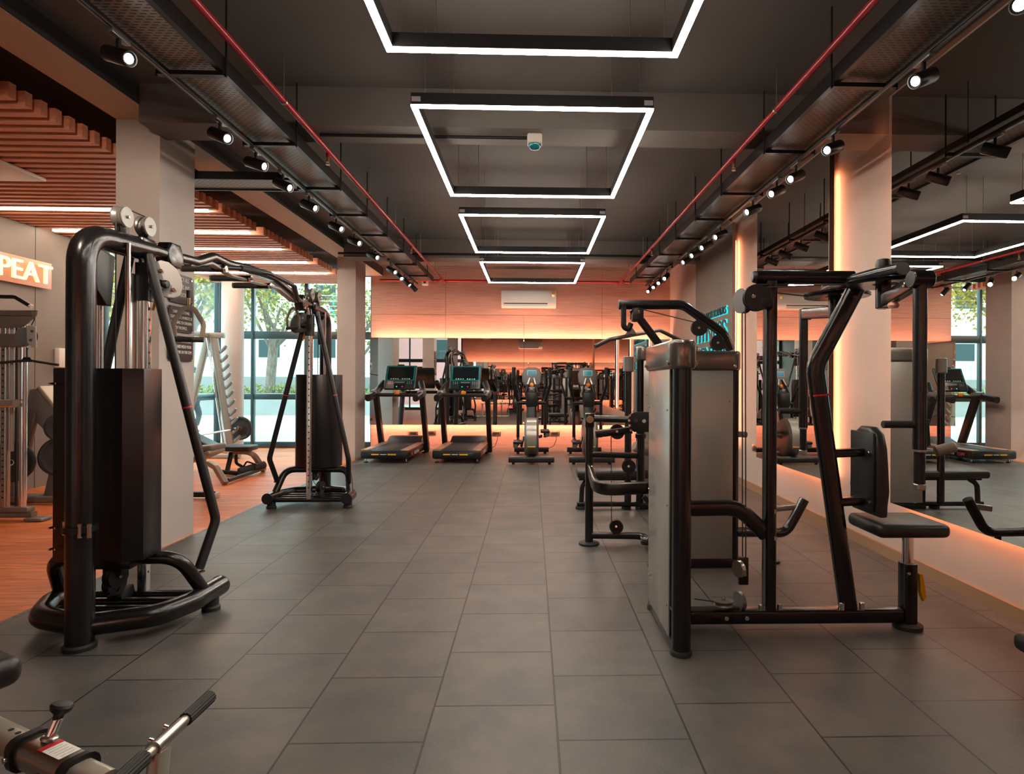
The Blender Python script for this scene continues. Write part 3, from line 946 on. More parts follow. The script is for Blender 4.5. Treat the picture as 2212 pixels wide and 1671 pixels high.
    xo('swivel_arm', MB().tube([P(.0, 1.40, 1.92), P(-.10, 1.355, 1.90)], .016), 'black_satin')
    # pulleys on top
    for yy in (1.62, 1.41):
        pl = xo('top_pulley', MB().pulley(P(0, yy, 2.235), (1, 0, 0), .060, .05), 'gun_grey')
        b = MB()
        for k in (-1, 1):
            b.lathe([(0, 0), (.058, 0), (.055, .004), (0, .005)], P(k * .027, yy, 2.235), P(k, 0, 0), 26)
        b = sub(pl, 'cheek_plate', b, 'gun_grey')
        sub(pl, 'axle_bolt', MB().cyl(P(-.042, yy, 2.235), P(.042, yy, 2.235), .009, 10), 'chrome')
        xo('pulley_bracket', MB().box(P(0, yy, 2.17), (.062, .03, .10), .004), 'black_satin')
    for cx, cy, cz in ((-.05, 1.74, .30), (.07, 1.56, .20)):
        pl = xo('low_pulley', MB().pulley(P(cx, cy, cz), (1, -.25, 0), .06, .045), 'black_plastic')
        sub(pl, 'axle_bolt', MB().cyl(V(P(cx, cy, cz)) - V((.035, -.009, 0)), V(P(cx, cy, cz)) + V((.035, -.009, 0)), .009, 10), 'chrome')
    xo('low_bracket', MB().box(P(.07, 1.50, .12), (.08, .12, .06), .006, Matrix.Rotation(.3, 3, 'X')), 'black_satin')
    xo('low_bracket', MB().box(P(-.05, 1.72, .355), (.10, .10, .07), .006), 'black_satin')
    b = MB().tube([P(-.05, 1.68, .25), P(.07, 1.54, .145)], .0035, 0, 8)
    xo('cable', b, 'rubber')
    for cx, cy, z0, z1 in ((0, 1.67, 1.39, 2.20), (.02, 1.365, 1.98, 2.22)):
        xo('cable', MB().cyl(P(cx, cy, z0), P(cx, cy, z1), .0035, 8), 'rubber')
    xo('cable', MB().cyl(P(0, 1.62, 2.292), P(0, 1.41, 2.292), .0035, 8), 'rubber')
    # bend pulley and its guard under the top bend
    xo('bend_guard', MB().prism([(-.09, .10), (.06, .12), (.09, .04), (.05, -.10), (-.02, -.17), (-.06, -.17), (-.07, -.05)], P(0, 1.80, 1.90), (0, sg, 0), (0, 0, 1), .05, .006), 'black_satin')
    gp = xo('gusset_plate', MB().prism([(-.085, .02), (-.05, .075), (.05, .075), (.085, .02), (.085, -.03), (.05, -.075), (-.05, -.075), (-.085, -.03)], P(.0, 1.16, 2.115), (0, sg, 0), (0, 0, 1), .085, .01), 'black_paint')
    b = MB()
    for a_ in (-.04, .045):
        for z_ in (-.055, .055):
            b.cyl(P(.04, 1.16 + a_, 2.115 + z_), P(.056, 1.16 + a_, 2.115 + z_), .014, 10)
    sub(gp, 'bolt', b, 'chrome')
    xo('hub_block', MB().box(P(0, 1.45, 2.115), (.10, .13, .085), .012), 'black_paint')
top = [(0, -1.50, 2.11), (0, -1.18, 2.115), (0, -.86, 2.135), (0, -.64, 2.215), (0, -.42, 2.205), (0, -.10, 2.235), (0, .42, 2.245), (0, .86, 2.175), (0, 1.05, 2.125), (0, 1.5, 2.115)]
xo('top_bar', MB().rtube(top, .075, .062, .12, .022), 'black_paint')
xo('light_rail', MB().rtube([(0, -.95, 2.10), (0, -.66, 2.165), (0, -.36, 2.13), (0, .55, 2.165), (0, .9, 2.10)], .05, .018, .1, .006), 'plate_grey')
bar = xo('pull_up_bar', MB().tube([(.02, -.50, 2.165), (.06, -.36, 2.185), (.17, -.05, 2.20), (.17, .45, 2.185), (.05, .92, 2.10)], .018, .14, 12), 'black_satin')
for a_, b_ in (((.07, -.34, 2.187), (.15, -.08, 2.20)), ((.165, .50, 2.175), (.07, .84, 2.115))):
    sub(bar, 'rubber_grip', MB().tube([a_, b_], .024), 'rubber')
for yy in (-.52, -.10, .28):
    g = xo('cross_grip', MB().tube([(.03, yy, 2.15), (-.26, yy, 2.15)], .024, 0, 14), 'rubber')
    sub(g, 'end_plug', MB().cyl((-.26, yy, 2.15), (-.272, yy, 2.15), .0245, 14), 'steel')
    sub(g, 'end_plug', MB().cyl((.03, yy, 2.15), (.05, yy, 2.15), .026, 14), 'chrome')

def strap_handle(label, c, ux):
    """stirrup handle: two straps up to a ring, rubber grip below"""
    c, ux = V(c), V(ux).normalized()
    t = thing('stirrup_grip', label, 'cable grip', c, 'stirrup handles of the crossover')
    nn = ux.cross(V((0, 0, 1)))
    pts = [c - ux * .075, c - ux * .085 + V((0, 0, .10)), c - ux * .03 + V((0, 0, .20)), c + ux * .03 + V((0, 0, .20)), c + ux * .085 + V((0, 0, .10)), c + ux * .075]
    MB().rtube(pts, .030, .005, .06, .002, nn).build('strap', 'beige_metal', t)
    MB().tube([c - ux * .085, c + ux * .085], .017).build('grip', 'rubber', t)
    MB().tube([c + V((0, 0, .205)), c + V((.006, 0, .22)), c + V((.006, 0, .265)), c + V((-.006, 0, .265)), c + V((-.006, 0, .22)), c + V((0, 0, .205))], .0035, .006, 8).build('carabiner', 'brass', t)
    MB().cyl(c + V((0, 0, .262)), c + V((0, 0, .31)), .012, 10).build('cable_stop', 'rubber', t)
strap_handle('stirrup handle with a pale strap hanging before the black notices', at(407, 733, Y=3.92), (1, .3, 0))
strap_handle('stirrup handle hanging on the far crossover tower, seen against the windows', at(633, 708, Y=6.30), (1, -.5, 0))

# ------------------------------------------------------------------ stack towers of the right hand machines
def stack_tower(root, p0, p1, th, zc0, zc1, r, ends=True, panel='brushed_grey', dz=0.0):
    """two posts joined by sheet panels with a rounded cap; p0, p1 are the post centres"""
    p0, p1 = V((*p0, 0)), V((*p1, 0))
    u = (p1 - p0).normalized(); n = u.cross(V((0, 0, 1)))
    L = (p1 - p0).length
    rot = Matrix((u, n, V((0, 0, 1)))).transposed()
    mid = (p0 + p1) / 2
    for p in (p0, p1):
        q = MB().cyl(p + V((0, 0, .02)), p + V((0, 0, zc0 + .02)), r, 24).build('post', 'black_paint', root)
        sub2(q, 'foot_cap', MB().lathe([(0, 0), (r * 1.14, 0), (r * 1.14, .018), (r * 1.02, .026), (0, .026)], p, (0, 0, 1), 24), 'rubber')
    for k in (-1, 1):
        b = MB().box(mid + n * (k * (th / 2 - .006)) + V((0, 0, (zc0 + .07) / 2)), (L - r * 1.5, .008, zc0 - .07), .003, rot)
        pn = b.build('side_panel', panel, root)
        b = MB()
        for zz in (.22, .72, 1.2):
            for e in (-1, 1):
                b.cyl(mid + u * (e * (L / 2 - r - .02)) + n * (k * (th / 2 - .004)) + V((0, 0, zz)), mid + u * (e * (L / 2 - r - .02)) + n * (k * (th / 2 + .004)) + V((0, 0, zz)), .006, 8)
        sub2(pn, 'bolt', b, 'chrome')
    MB().box(mid + V((0, 0, .035)), (L, th * .8, .06), .006, rot).build('base_bar', 'black_paint', root)
    hw, rr = L / 2 + r * 1.25, th / 2 + .012
    poly = []
    for cx, a0 in ((hw - rr, -90), (-hw + rr, 90)):
        for k in range(9):
            a = R(a0 + 180 * k / 8)
            poly.append((cx + rr * math.cos(a), rr * math.sin(a)))
    cp = MB()
    cp.prism(poly, mid + V((0, 0, (zc0 + zc1) / 2)), u, n, zc1 - zc0, .018)
    cp = cp.build('cap', 'cap_grey', root)
    b = MB()
    for e in (-1, 1):
        for k in (-1, 1):
            q = mid + u * (e * (hw - .06)) + n * (k * (rr - .004)) + V((0, 0, zc0 + .03))
            b.cyl(q, q + n * (k * .010), .011, 10)
    sub2(cp, 'bolt', b, 'chrome')
    return mid, u, n
def sub2(parent, name, mb, mt):
    return mb.build(name, mt, parent)

# ------------------------------------------------------------------ pec fly machine
PF = thing('pec_fly_machine', 'black pec fly machine with grey weight tower, tall uprights, back pad and small black seat', 'gym machine', (1.3, 3.3, 0))
def pf(name, mb, mt):
    return mb.build(name, mt, PF)
YP = 3.30
stack_tower(PF, (.742, 3.00), (.742, 3.60), .115, 1.405, 1.55, .047)
pf('base_beam', MB().rtube([(.80, YP, .075), (2.02, YP, .075)], .085, .075, 0, .014), 'black_paint')
b = MB()
for xx in (1.05, 1.16):
    b.cyl((xx, YP - .043, .075), (xx, YP - .053, .075), .012, 10)
pf('bolt', b, 'chrome')
up1 = at(1662, 1000, Y=YP).x
pf('upright', MB().rtube([(up1, YP, .11), (up1, YP, 1.89)], .085, .06, 0, .02, (1, 0, 0)), 'black_paint')
for xx in (-.052, .052):
    pf('flange_bolt', MB().cyl((up1 + xx, YP - .02, .10), (up1 + xx, YP - .02, .14), .014, 10), 'chrome')
for yy in (1103, 1161):
    q = at(1672, yy, Y=YP - .03)
    pf('bolt', MB().cyl(q, q - V((0, .012, 0)), .013, 10), 'chrome')
tb = at(1632, 598, Y=YP); te = at(1842, 600, Y=YP)
bm_ = pf('top_beam', MB().rtube([tb, te], .07, .075, 0, .03), 'black_paint')
sub2(bm_, 'end_plug', MB().lathe([(0, 0), (.024, .002), (.032, .012), (.034, .022)], tb + V((-.022, 0, 0)), (1, 0, 0), 18), 'black_plastic')
fl = MB().box((up1, YP, te.z - .048), (.16, .08, .012), .004)
pf('flange_plate', fl, 'black_satin')
pv = [V((1.79, 3.07, 1.90)), V((1.77, 3.53, 1.90))]
pf('cross_head', MB().rtube([V((1.825, 2.96, 1.905)), (1.79, 3.07, 1.903), (1.74, YP, 1.895), (1.77, 3.53, 1.903), (1.79, 3.64, 1.905)], .095, .062, .04, .030), 'black_paint')
slo = [at(1834, 1328, Y=YP), at(1760, 790, Y=YP), at(1851, 618, Y=YP)]
sl = pf('slanted_upright', MB().rtube(slo, .098, .06, .16, .03, (0, 1, 0)).bm and MB().rtube(slo, .06, .098, .16, .028, (1, 0, 0)), 'black_paint')
rt = at(1771, 853, Y=YP)
sub2(sl, 'red_tape', MB().box(rt, (.094, .064, .010), .003, Matrix.Rotation(-.10, 3, 'Y')), 'red_tape')
b = MB()
for xx in (-.055, .055):
    b.cyl((slo[0].x + xx, YP - .03, .11), (slo[0].x + xx, YP - .03, .15), .014, 10)
pf('flange_bolt', b, 'chrome')
# pivots, cams, arms
for k, (p, arm) in enumerate(zip(pv, (V((1.71, 2.65, 0)), V((1.82, 4.05, 0))))):
    hb = pf('pivot_hub', MB().cyl((p.x, p.y, 1.72), (p.x, p.y, 1.945), .036, 22), 'black_paint')
    sub2(hb, 'hub_cap', MB().lathe([(.036, 0), (.038, .02), (.03, .045), (0, .052)], (p.x, p.y, 1.925), (0, 0, 1), 22), 'black_plastic')
    cm = pf('cam', MB().lathe([(.06, -.006), (.175, -.012), (.182, -.006), (.172, 0), (.182, .006), (.175, .012), (.06, .006)], (p.x + .01, p.y, 1.852), (0, 0, 1), 44), 'black_paint')
    for a_ in (0, 2.09, 4.19):
        sub2(cm, 'spoke', MB().rtube([(p.x + .035 * math.cos(a_), p.y + .035 * math.sin(a_), 1.852), (p.x + .01 + .165 * math.cos(a_), p.y + .165 * math.sin(a_), 1.852)], .03, .008, 0, .002), 'black_satin')
    za = 1.775
    d = (V((arm.x, arm.y, 1.80)) - V((p.x, p.y, 1.755))).normalized()
    br = pf('swing_bracket', MB().rtube([V((p.x, p.y, 1.755)) - d * .02, V((arm.x, arm.y, 1.80))], .045, .07, 0, .008), 'black_paint')
    q = V((arm.x, arm.y, 1.80)) - d * .09
    sub2(br, 'bolt', MB().cyl(q + d.cross(V((0, 0, 1))) * .022, q + d.cross(V((0, 0, 1))) * .036, .014, 10), 'chrome')
    zb = .885 if k == 0 else .875
    ar = pf('swing_arm', MB().tube([(arm.x, arm.y, 1.83), (arm.x, arm.y, zb + .16)], .0285, 0, 20), 'black_paint')
    sub2(ar, 'top_collar', MB().cyl((arm.x - .045 + .04 * k, arm.y, 1.80), (arm.x + .05, arm.y, 1.80), .040, 20), 'black_paint')
    sub2(ar, 'lower_tube', MB().cyl((arm.x, arm.y, zb), (arm.x, arm.y, zb + .165), .022, 18), 'black_satin')
    sub2(ar, 'end_ring', MB().cyl((arm.x, arm.y, zb - .012), (arm.x, arm.y, zb + .014), .026, 18), 'steel')
    sub2(ar, 'joint_ring', MB().cyl((arm.x, arm.y, zb + .155), (arm.x, arm.y, zb + .165), .0292, 18), 'steel')
    zh = 1.16 if k == 0 else 1.15
    sub2(ar, 'handle', MB().cyl((arm.x - .02, arm.y, zh), (arm.x - .165, arm.y, zh), .0165 if k == 0 else .019, 16), 'rubber')
kb = at(1930, 625, Y=2.93)
k_ = pf('selector_pin', MB().cyl(kb + V((0, 0, -.015)), kb + V((0, 0, -.05)), .013, 14), 'black_plastic')
sub2(k_, 'pin_knob', MB().lathe([(0, -.092), (.02, -.090), (.027, -.078), (.022, -.066), (.012, -.06), (.012, -.045), (0, -.045)], kb, (0, 0, 1), 18), 'pink_knob')
# back pad and seat
bp_ = pf('back_pad', MB().prism([(-.135, -.235), (.135, -.235), (.14, -.10), (.128, .03), (.132, .13), (.105, .205), (.05, .238), (-.05, .238), (-.105, .205), (-.132, .13), (-.128, .03), (-.14, -.10)], (1.855, 3.31, .865), (0, 1, 0), (0, 0, 1), .062, .02), 'pad_vinyl')
sub2(bp_, 'backing_plate', MB().box((1.818, 3.31, .865), (.014, .235, .42), .006), 'black_plastic')
for zz in (.955, .69):
    xs_ = slo[0].x + (slo[1].x - slo[0].x) * (zz / slo[1].z)
    s_ = pf('pad_bracket', MB().rtube([(xs_ + .03, YP, zz), (1.815, YP + .0, zz + .008)], .055, .045, 0, .01), 'black_paint')
    for yy in (-.075, .075):
        sub2(s_, 'bolt', MB().cyl((1.812, YP + yy, zz + .01), (1.800, YP + yy, zz + .01), .010, 10), 'chrome')
pf('seat_pad', MB().pad((2.0, 3.29, .567), (.385, .34, .072), None, .03), 'pad_vinyl')
xp = at(1961, 1200, Y=YP).x
pf('seat_plate', MB().box((xp, YP, .523), (.20, .18, .014), .004), 'black_satin')
pf('seat_post', MB().rtube([(xp, YP, .20), (xp, YP, .52)], .048, .048, 0, .012, (1, 0, 0)), 'chrome')
sv = pf('seat_sleeve', MB().rtube([(xp, YP, .03), (xp, YP, .355)], .082, .07, 0, .012, (1, 0, 0)), 'black_paint')
sub2(sv, 'bolt', MB().cyl((xp - .02, YP - .036, .31), (xp - .02, YP - .048, .31), .009, 10), 'chrome')
sub2(sv, 'lever', MB().prism([(-.012, .065), (.010, .065), (.030, -.06), (.012, -.085), (-.006, -.03)], (xp + .062, YP - .01, .235), (1, 0, 0), (0, 0, 1), .03, .004), 'yellow')
pf('foot', MB().lathe([(0, 0), (.075, 0), (.075, .022), (.06, .032), (0, .032)], (xp, YP, 0), (0, 0, 1), 26), 'rubber')
# curved strut from the tower to the upright, pulleys, cables
pf('strut', MB().rtube([(.79, YP, .655), (1.13, YP, .66), (up1 - .02, YP, .515)], .055, .085, .18, .022), 'black_paint')
pu = pf('upper_pulley', MB().pulley(at(1634, 643, Y=YP - .07), (0, 1, 0), .072, .03), 'black_plastic')
sub2(pu, 'axle_bolt', MB().cyl(at(1628, 640, Y=YP - .07), at(1628, 640, Y=YP - .095), .011, 12), 'chrome')
pf('pulley_housing', MB().box(at(1652, 655, Y=YP - .05), (.075, .075, .06), .012), 'black_satin')
pf('upper_pulley', MB().pulley(at(1605, 650, Y=YP + .03), (.93, .36, 0), .068, .035), 'dark_grey')
for cx_, dy in ((1604, .02), (1611, -.02)):
    a_, b_ = at(cx_ - 1, 655, Y=YP + dy), at(cx_, 1215, Y=YP + dy)
    pf('cable', MB().cyl(a_, b_, .0035, 8), 'rubber')
a_ = at(1640, 621, Y=YP - .05)
pf('cable', MB().cyl(a_, (1.70, 3.10, 1.852), .0035, 8), 'rubber')
pf('cable', MB().cyl(at(1640, 628, Y=YP + .03), (1.70, 3.62, 1.852), .0035, 8), 'rubber')
fb = pf('floating_pulley', MB().box(at(1605, 1232, Y=YP), (.055, .03, .15), .006), 'black_satin')
sub2(fb, 'sheave', MB().pulley(at(1596, 1228, Y=YP - .02), (1, .35, 0), .045, .024), 'steel')
sub2(fb, 'warning_sticker', MB().box(at(1609, 1238, Y=YP - .016), (.016, .002, .03)), 'yellow')
lp = pf('low_pulley', MB().pulley(at(1598, 1298, Y=YP), (1, .2, 0), .052, .026), 'gun_grey')
lp2 = pf('low_pulley', MB().pulley(at(1563, 1302, Y=YP - .04), (0, .1, 1), .055, .026), 'gun_grey')
sub2(lp2, 'axle_bolt', MB().cyl(at(1563, 1296, Y=YP - .04), at(1563, 1289, Y=YP - .04), .011, 10), 'chrome')
pf('low_bracket', MB().box(at(1585, 1318, Y=YP), (.09, .05, .05), .008), 'black_satin')
pf('cable', MB().cyl(at(1500, 1293, Y=YP - .04), at(1545, 1299, Y=YP - .04), .0035, 8), 'rubber')

# ------------------------------------------------------------------ lat pulldown and low row
LP = thing('lat_pulldown_machine', 'black lat pulldown machine with grey weight tower, overhead boom and curved footrests', 'gym machine', (1.2, 4.5, 0))
def lm(name, mb, mt):
    return mb.build(name, mt, LP)
YT = 4.42
stack_tower(LP, (.885, YT), (1.475, YT), .12, 1.425, 1.565, .034)
bo = lm('boom', MB().tube([at(1343, 658, Y=YT), at(1476, 658, Y=YT), at(1565, 722, Y=YT), at(1578, 756, Y=YT)], .034, .14, 18, 8), 'black_paint')
sub2(bo, 'end_plug', MB().cyl(at(1336, 658, Y=YT), at(1346, 658, Y=YT), .035, 18), 'black_plastic')
lm('strut', MB().tube([at(1367, 668, Y=YT), at(1424, 744, Y=YT)], .030, 0, 16), 'black_paint')
sp_ = lm('strut_bracket', MB().box(at(1377, 680, Y=YT), (.085, .06, .10), .012), 'black_satin')
sub2(sp_, 'bolt', MB().cyl(at(1380, 674, Y=YT - .03), at(1380, 674, Y=YT - .045), .011, 10), 'chrome')
lm('bar_rest', MB().tube([at(1347, 660, Y=YT - .02), at(1347, 706, Y=YT - .02), at(1358, 712, Y=YT - .02), at(1363, 698, Y=YT - .02)], .020, .035, 12), 'black_satin')
for px, py in ((1510, 708), (1551, 740)):
    pl = lm('boom_pulley', MB().pulley(at(px, py, Y=YT), (0, 1, 0), .058, .035), 'black_plastic')
    sub2(pl, 'axle_bolt', MB().cyl(at(px, py, Y=YT - .018), at(px, py, Y=YT - .030), .010, 10), 'chrome')
lm('cable', MB().tube([at(1391, 669, Y=YT), at(1502, 696, Y=YT)], .0035, 0, 8), 'rubber')
lm('cable', MB().tube([at(1363, 674, Y=YT), at(1362, 690, Y=YT)], .004, 0, 8), 'rubber')
# user side frame
q = at(1273, 1000, Y=5.03).x
lm('seat_post', MB().rtube([(q, 5.03, .02), (q, 5.03, 1.0)], .066, .066, 0, .022, (1, 0, 0)), 'black_paint')
jb = lm('joint_block', MB().box((q, 5.03, 1.02), (.075, .075, .12), .012), 'black_paint')
sub2(jb, 'end_disc', MB().cyl((q, 4.99, 1.03), (q, 4.984, 1.03), .030, 22), 'brass')
lm('foot', MB().lathe([(0, 0), (.085, 0), (.085, .015), (.06, .025), (0, .025)], (q, 5.03, 0), (0, 0, 1), 24), 'rubber')
lt_ = lm('thigh_tube', MB().tube([(q + .03, 5.03, 1.035), at(1400, 907, Y=4.9)], .028), 'black_paint')
sub2(lt_, 'red_tape', MB().box(at(1302, 910, Y=5.02), (.012, .062, .062), .004), 'red_tape')
hp = lm('hole_plate', MB().prism([(-.11, 0), (-.10, .055), (-.06, .08), (.11, .08), (.11, -.08), (-.06, -.08), (-.10, -.055)], at(1386, 911, Y=4.84), (1, 0, 0), (0, 0, 1), .02, .003), 'black_satin')
b = MB()
for px, py in ((1360, 897), (1359, 908), (1360, 919), (1363, 929), (1373, 908), (1391, 909)):
    c_ = at(px, py, Y=4.83)
    b.cyl(c_, c_ - V((0, .008, 0)), .010 if px < 1370 else .016, 10)
sub2(hp, 'bolt', b, 'chrome')
lm('rear_post', MB().rtube([at(1384, 925, Y=5.0), at(1384, 1050, Y=5.0)], .062, .062, 0, .02, (1, 0, 0)), 'black_paint')
lm('collar', MB().cyl(at(1384, 936, Y=5.0), at(1384, 946, Y=5.0), .045, 18), 'black_plastic')
lm('seat_rail', MB().rtube([(q + .02, 5.03, .74), at(1382, 984, Y=5.03)], .06, .045, 0, .01), 'black_paint')
pl = lm('mid_pulley', MB().pulley(at(1358, 1007, Y=4.97), (0, 1, 0), .056, .035), 'black_plastic')
sub2(pl, 'axle_bolt', MB().cyl(at(1358, 1007, Y=4.955), at(1358, 1007, Y=4.94), .010, 10), 'chrome')
hc = lm('high_pulley', MB().pulley(at(1333, 932, Y=5.05), (0, 1, 0), .062, .035), 'black_plastic')
sub2(hc, 'axle_bolt', MB().cyl(at(1333, 932, Y=5.03), at(1333, 932, Y=5.02), .010, 10), 'chrome')
lm('press_lever', MB().rtube([at(1286, 937, Y=5.05), at(1365, 928, Y=5.05)], .05, .06, 0, .012), 'black_paint')
lm('footrest_loop', MB().rtube([at(1274, 1012, Y=5.0), at(1288, 1058, Y=4.52), at(1410, 1052, Y=4.50)], .045, .095, .17, .018, (0, 0, 1), 9), 'black_paint')
lm('loop_bracket', MB().box(at(1408, 1052, Y=4.47), (.035, .05, .19), .006), 'black_satin')
lm('loop_strut', MB().rtube([at(1390, 1072, Y=4.47), at(1414, 1098, Y=4.45)], .035, .035, 0, .008), 'black_satin')
lm('floor_beam', MB().rtube([(q, 5.03, .075), (.93, 5.0, .075), (.90, YT + .03, .06)], .06, .05, .1, .012), 'black_paint')
pl = lm('floor_pulley', MB().pulley(at(1331, 1137, Y=4.98), (0, 1, 0), .056, .035), 'black_plastic')
sub2(pl, 'axle_bolt', MB().cyl(at(1331, 1137, Y=4.965), at(1331, 1137, Y=4.95), .010, 10), 'chrome')
lm('cable', MB().cyl(at(1320, 942, Y=4.99), at(1321, 1128, Y=4.99), .0035, 8), 'rubber')
wh = lm('cam_wheel', MB().cyl(at(1398, 1175, Y=4.6), at(1398, 1165, Y=4.6), .05, 22), 'black_plastic')
sub2(wh, 'rim', MB().cyl(at(1398, 1163, Y=4.6), at(1398, 1158, Y=4.6), .052, 22), 'chrome')
# right side footrest
ft = lm('foot_bar', MB().tube([(1.49, YT, .25), at(1698, 1150, Y=4.5), at(1738, 1078, Y=4.5)], .036, .11, 16, 8), 'black_paint')
sub2(ft, 'cross_bar', MB().rtube([at(1668, 1099, Y=4.56), at(1733, 1092, Y=4.5)], .035, .045, 0, .01), 'steel')
sub2(ft, 'foot', MB().cyl((1.80, 4.5, 0), (1.80, 4.5, .24), .022, 14).cyl((1.80, 4.5, 0), (1.80, 4.5, .02), .05, 18), 'black_satin')
lm('side_peg', MB().cyl(at(1592, 937, Y=YT), at(1613, 939, Y=YT), .022, 14), 'steel')
bar = thing('lat_pulldown_bar', 'thin grey lat pulldown bar with bent ends hanging from the overhead boom', 'pulldown bar', at(1362, 722, Y=YT))
pts = [at(1285, 748, Y=YT - .22), at(1316, 733, Y=YT - .18), at(1362, 724, Y=YT), at(1425, 713, Y=YT + .28), at(1470, 735, Y=YT + .34)]
MB().tube(pts, .0145, .05, 12).build('bar', 'dark_grey', bar)
MB().prism([(-.045, 0), (.045, 0), (.012, .045), (-.012, .045)], at(1363, 722, Y=YT - .01), (1, 0, 0), (0, 0, 1), .02, .004).build('hanger_plate', 'gun_grey', bar)
MB().tube([at(1362, 714, Y=YT), at(1365, 705, Y=YT), at(1361, 696, Y=YT)], .006, .01, 8).build('carabiner', 'chrome', bar)

# ------------------------------------------------------------------ leg curl bench machine
LC = thing('leg_curl_machine', 'black padded bench machine behind the lat pulldown, with a blue and yellow tower sticker', 'gym machine', (1.0, 6.4, 0))
def lc(name, mb, mt):
    return mb.build(name, mt, LC)
YL = 6.42
stack_tower(LC, (1.14, YL), (1.72, YL), .13, 1.56, 1.71, .038)
tl = lc('instruction_sticker', MB().box((1.262, YL - .068, 1.24), (.055, .004, .06)), 'blue_print')
lc('warning_sticker', MB().box((1.262, YL - .068, 1.13), (.055, .004, .15)), 'yellow')
lc('bench_pad', MB().pad((.85, YL, .375), (.75, .26, .085), None, .03), 'pad_vinyl')
lc('bench_rail', MB().rtube([(.50, YL, .32), (1.12, YL, .32)], .05, .04), 'black_paint')
lc('leg', MB().tube([(.62, YL, .31), (.535, YL, .26), (.525, YL, .05)], .026, .10), 'black_paint')
lc('floor_beam', MB().rtube([(.48, YL, .05), (1.14, YL, .05)], .06, .05), 'black_paint')
lc('foot', MB().cyl((.52, YL, 0), (.52, YL, .028), .055, 20), 'rubber')
lc('foot', MB().cyl((1.0, YL, 0), (1.0, YL, .028), .05, 20), 'rubber')
rl = lc('roller_pad', MB().cyl((1.02, YL - .36, .70), (1.20, YL - .30, .64), .055, 20, .015), 'pad_tan')
sub2(rl, 'roller_axle', MB().cyl((1.10, YL - .33, .67), (1.12, YL - .05, .67), .016, 12), 'chrome')
lc('movement_arm', MB().rtube([(1.12, YL - .07, .67), (1.14, YL - .07, .95)], .04, .05), 'black_paint')
lc('front_tower', MB().cyl((1.0, YL - .10, .06), (1.0, YL - .10, 1.46), .036, 20), 'black_paint')
lc('front_cap', MB().cyl((1.0, YL - .10, 1.44), (1.0, YL - .10, 1.60), .055, 22), 'gun_grey')

# ------------------------------------------------------------------ treadmills
TM = local_thing('treadmill', 'left of the two black treadmills before the far mirror, next to the far square column', 'treadmill', 'treadmills before the far mirror')
def tm(name, mb, mt, p=None):
    return mb.build(name, mt, p or TM)
tm('base', MB().box((0, .86, .135), (.78, 1.68, .125), .03), 'black_plastic')
fb_ = tm('rear_cover', MB().box((0, .035, .14), (.79, .09, .14), .03), 'black_plastic')
tm('trim_strip', MB().box((0, -.012, .145), (.56, .012, .055), .004), 'console', fb_)
for xx, ww, mt_ in ((-.15, .12, 'yellow'), (-.02, .10, 'white_print'), (.12, .14, 'yellow')):
    tm('badge', MB().box((xx, -.019, .145), (ww, .003, .022 if mt_ == 'yellow' else .012)), mt_, fb_)
tm('running_belt', MB().box((0, .72, .203), (.50, 1.34, .014), .005), 'belt')
for sx in (-1, 1):
    r_ = tm('side_rail', MB().box((sx * .32, .74, .207), (.135, 1.34, .022), .006), 'deck_rail')
    tm('rail_end', MB().box((sx * .32, .05, .209), (.135, .09, .024), .008), 'brass', r_)
    up = tm('upright', MB().rtube([(sx * .41, 1.33, .06), (sx * .405, .90, 1.09)], .085, .15, 0, .022, (0, 1, 0)), 'black_satin')
    tm('handrail', MB().rtube([(sx * .40, .42, 1.04), (sx * .405, .78, 1.085), (sx * .40, 1.0, 1.16), (sx * .33, 1.16, 1.30)], .10, .115, .22, .04), 'black_plastic')
    tm('side_shell', MB().box((sx * .405, .88, 1.11), (.125, .26, .135), .045), 'gun_grey')
    for yy in (.09, 1.45):
        ft_ = tm('levelling_foot', MB().cyl((sx * .33, yy, .02), (sx * .33, yy, .085), .011, 10), 'chrome')
        tm('foot_pad', MB().cyl((sx * .33, yy, 0), (sx * .33, yy, .02), .035, 16), 'rubber', ft_)
tm('motor_hood', MB().prism([(-.30, 0), (.22, 0), (.22, .06), (.10, .115), (-.06, .11), (-.24, .04)], (0, 1.50, .195), (0, 1, 0), (0, 0, 1), .62, .012), 'black_plastic')
tm('cross_bar', MB().rtube([(-.36, .80, 1.085), (.36, .80, 1.085)], .07, .065, 0, .025), 'black_plastic')
tilt = Matrix.Rotation(R(-24), 3, 'X')
cb_ = tm('console', MB().box((0, 1.03, 1.385), (.56, .055, .47), .035, tilt, 4), 'console')
def con(name, x, z, w_, h_, mt_, d=.002):
    c_ = V((0, 1.03, 1.385)) + tilt @ V((x, -.029 - d / 2, z))
    return tm(name, MB().box(c_, (w_, d, h_), 0, tilt), mt_, cb_)
con('display', 0, .075, .46, .25, 'screen_dark')
con('screen_frame', 0, .075, .50, .28, 'teal_glass', .001)
b = MB()
for k in range(9):
    if k != 4:
        c_ = V((0, 1.03, 1.385)) + tilt @ V((-.16 + k * .04, -.032, -.035))
        b.box(c_, (.022, .002, .014), 0, tilt)
punch(cb_, b, 'white_print')
for sx in (-1, 1):
    b = MB()
    for i in range(3):
        for j in range(2):
            c_ = V((0, 1.03, 1.385)) + tilt @ V((sx * .17 + (i - 1) * .035, -.030, -.095 - j * .03))
            b.box(c_, (.010, .003, .010), .001, tilt)
    punch(cb_, b, 'white_print')
con('key_panel', 0, -.10, .16, .02, 'gun_grey')
con('start_light', -.05, -.185, .016, .012, 'led_green', .004)
con('stop_light', .05, -.185, .016, .012, 'led_red', .004)
con('lower_panel', 0, -.17, .20, .09, 'screen_dark', .001)
tm('safety_clip', MB().box((0, .775, 1.125), (.085, .05, .06), .014), 'orange')
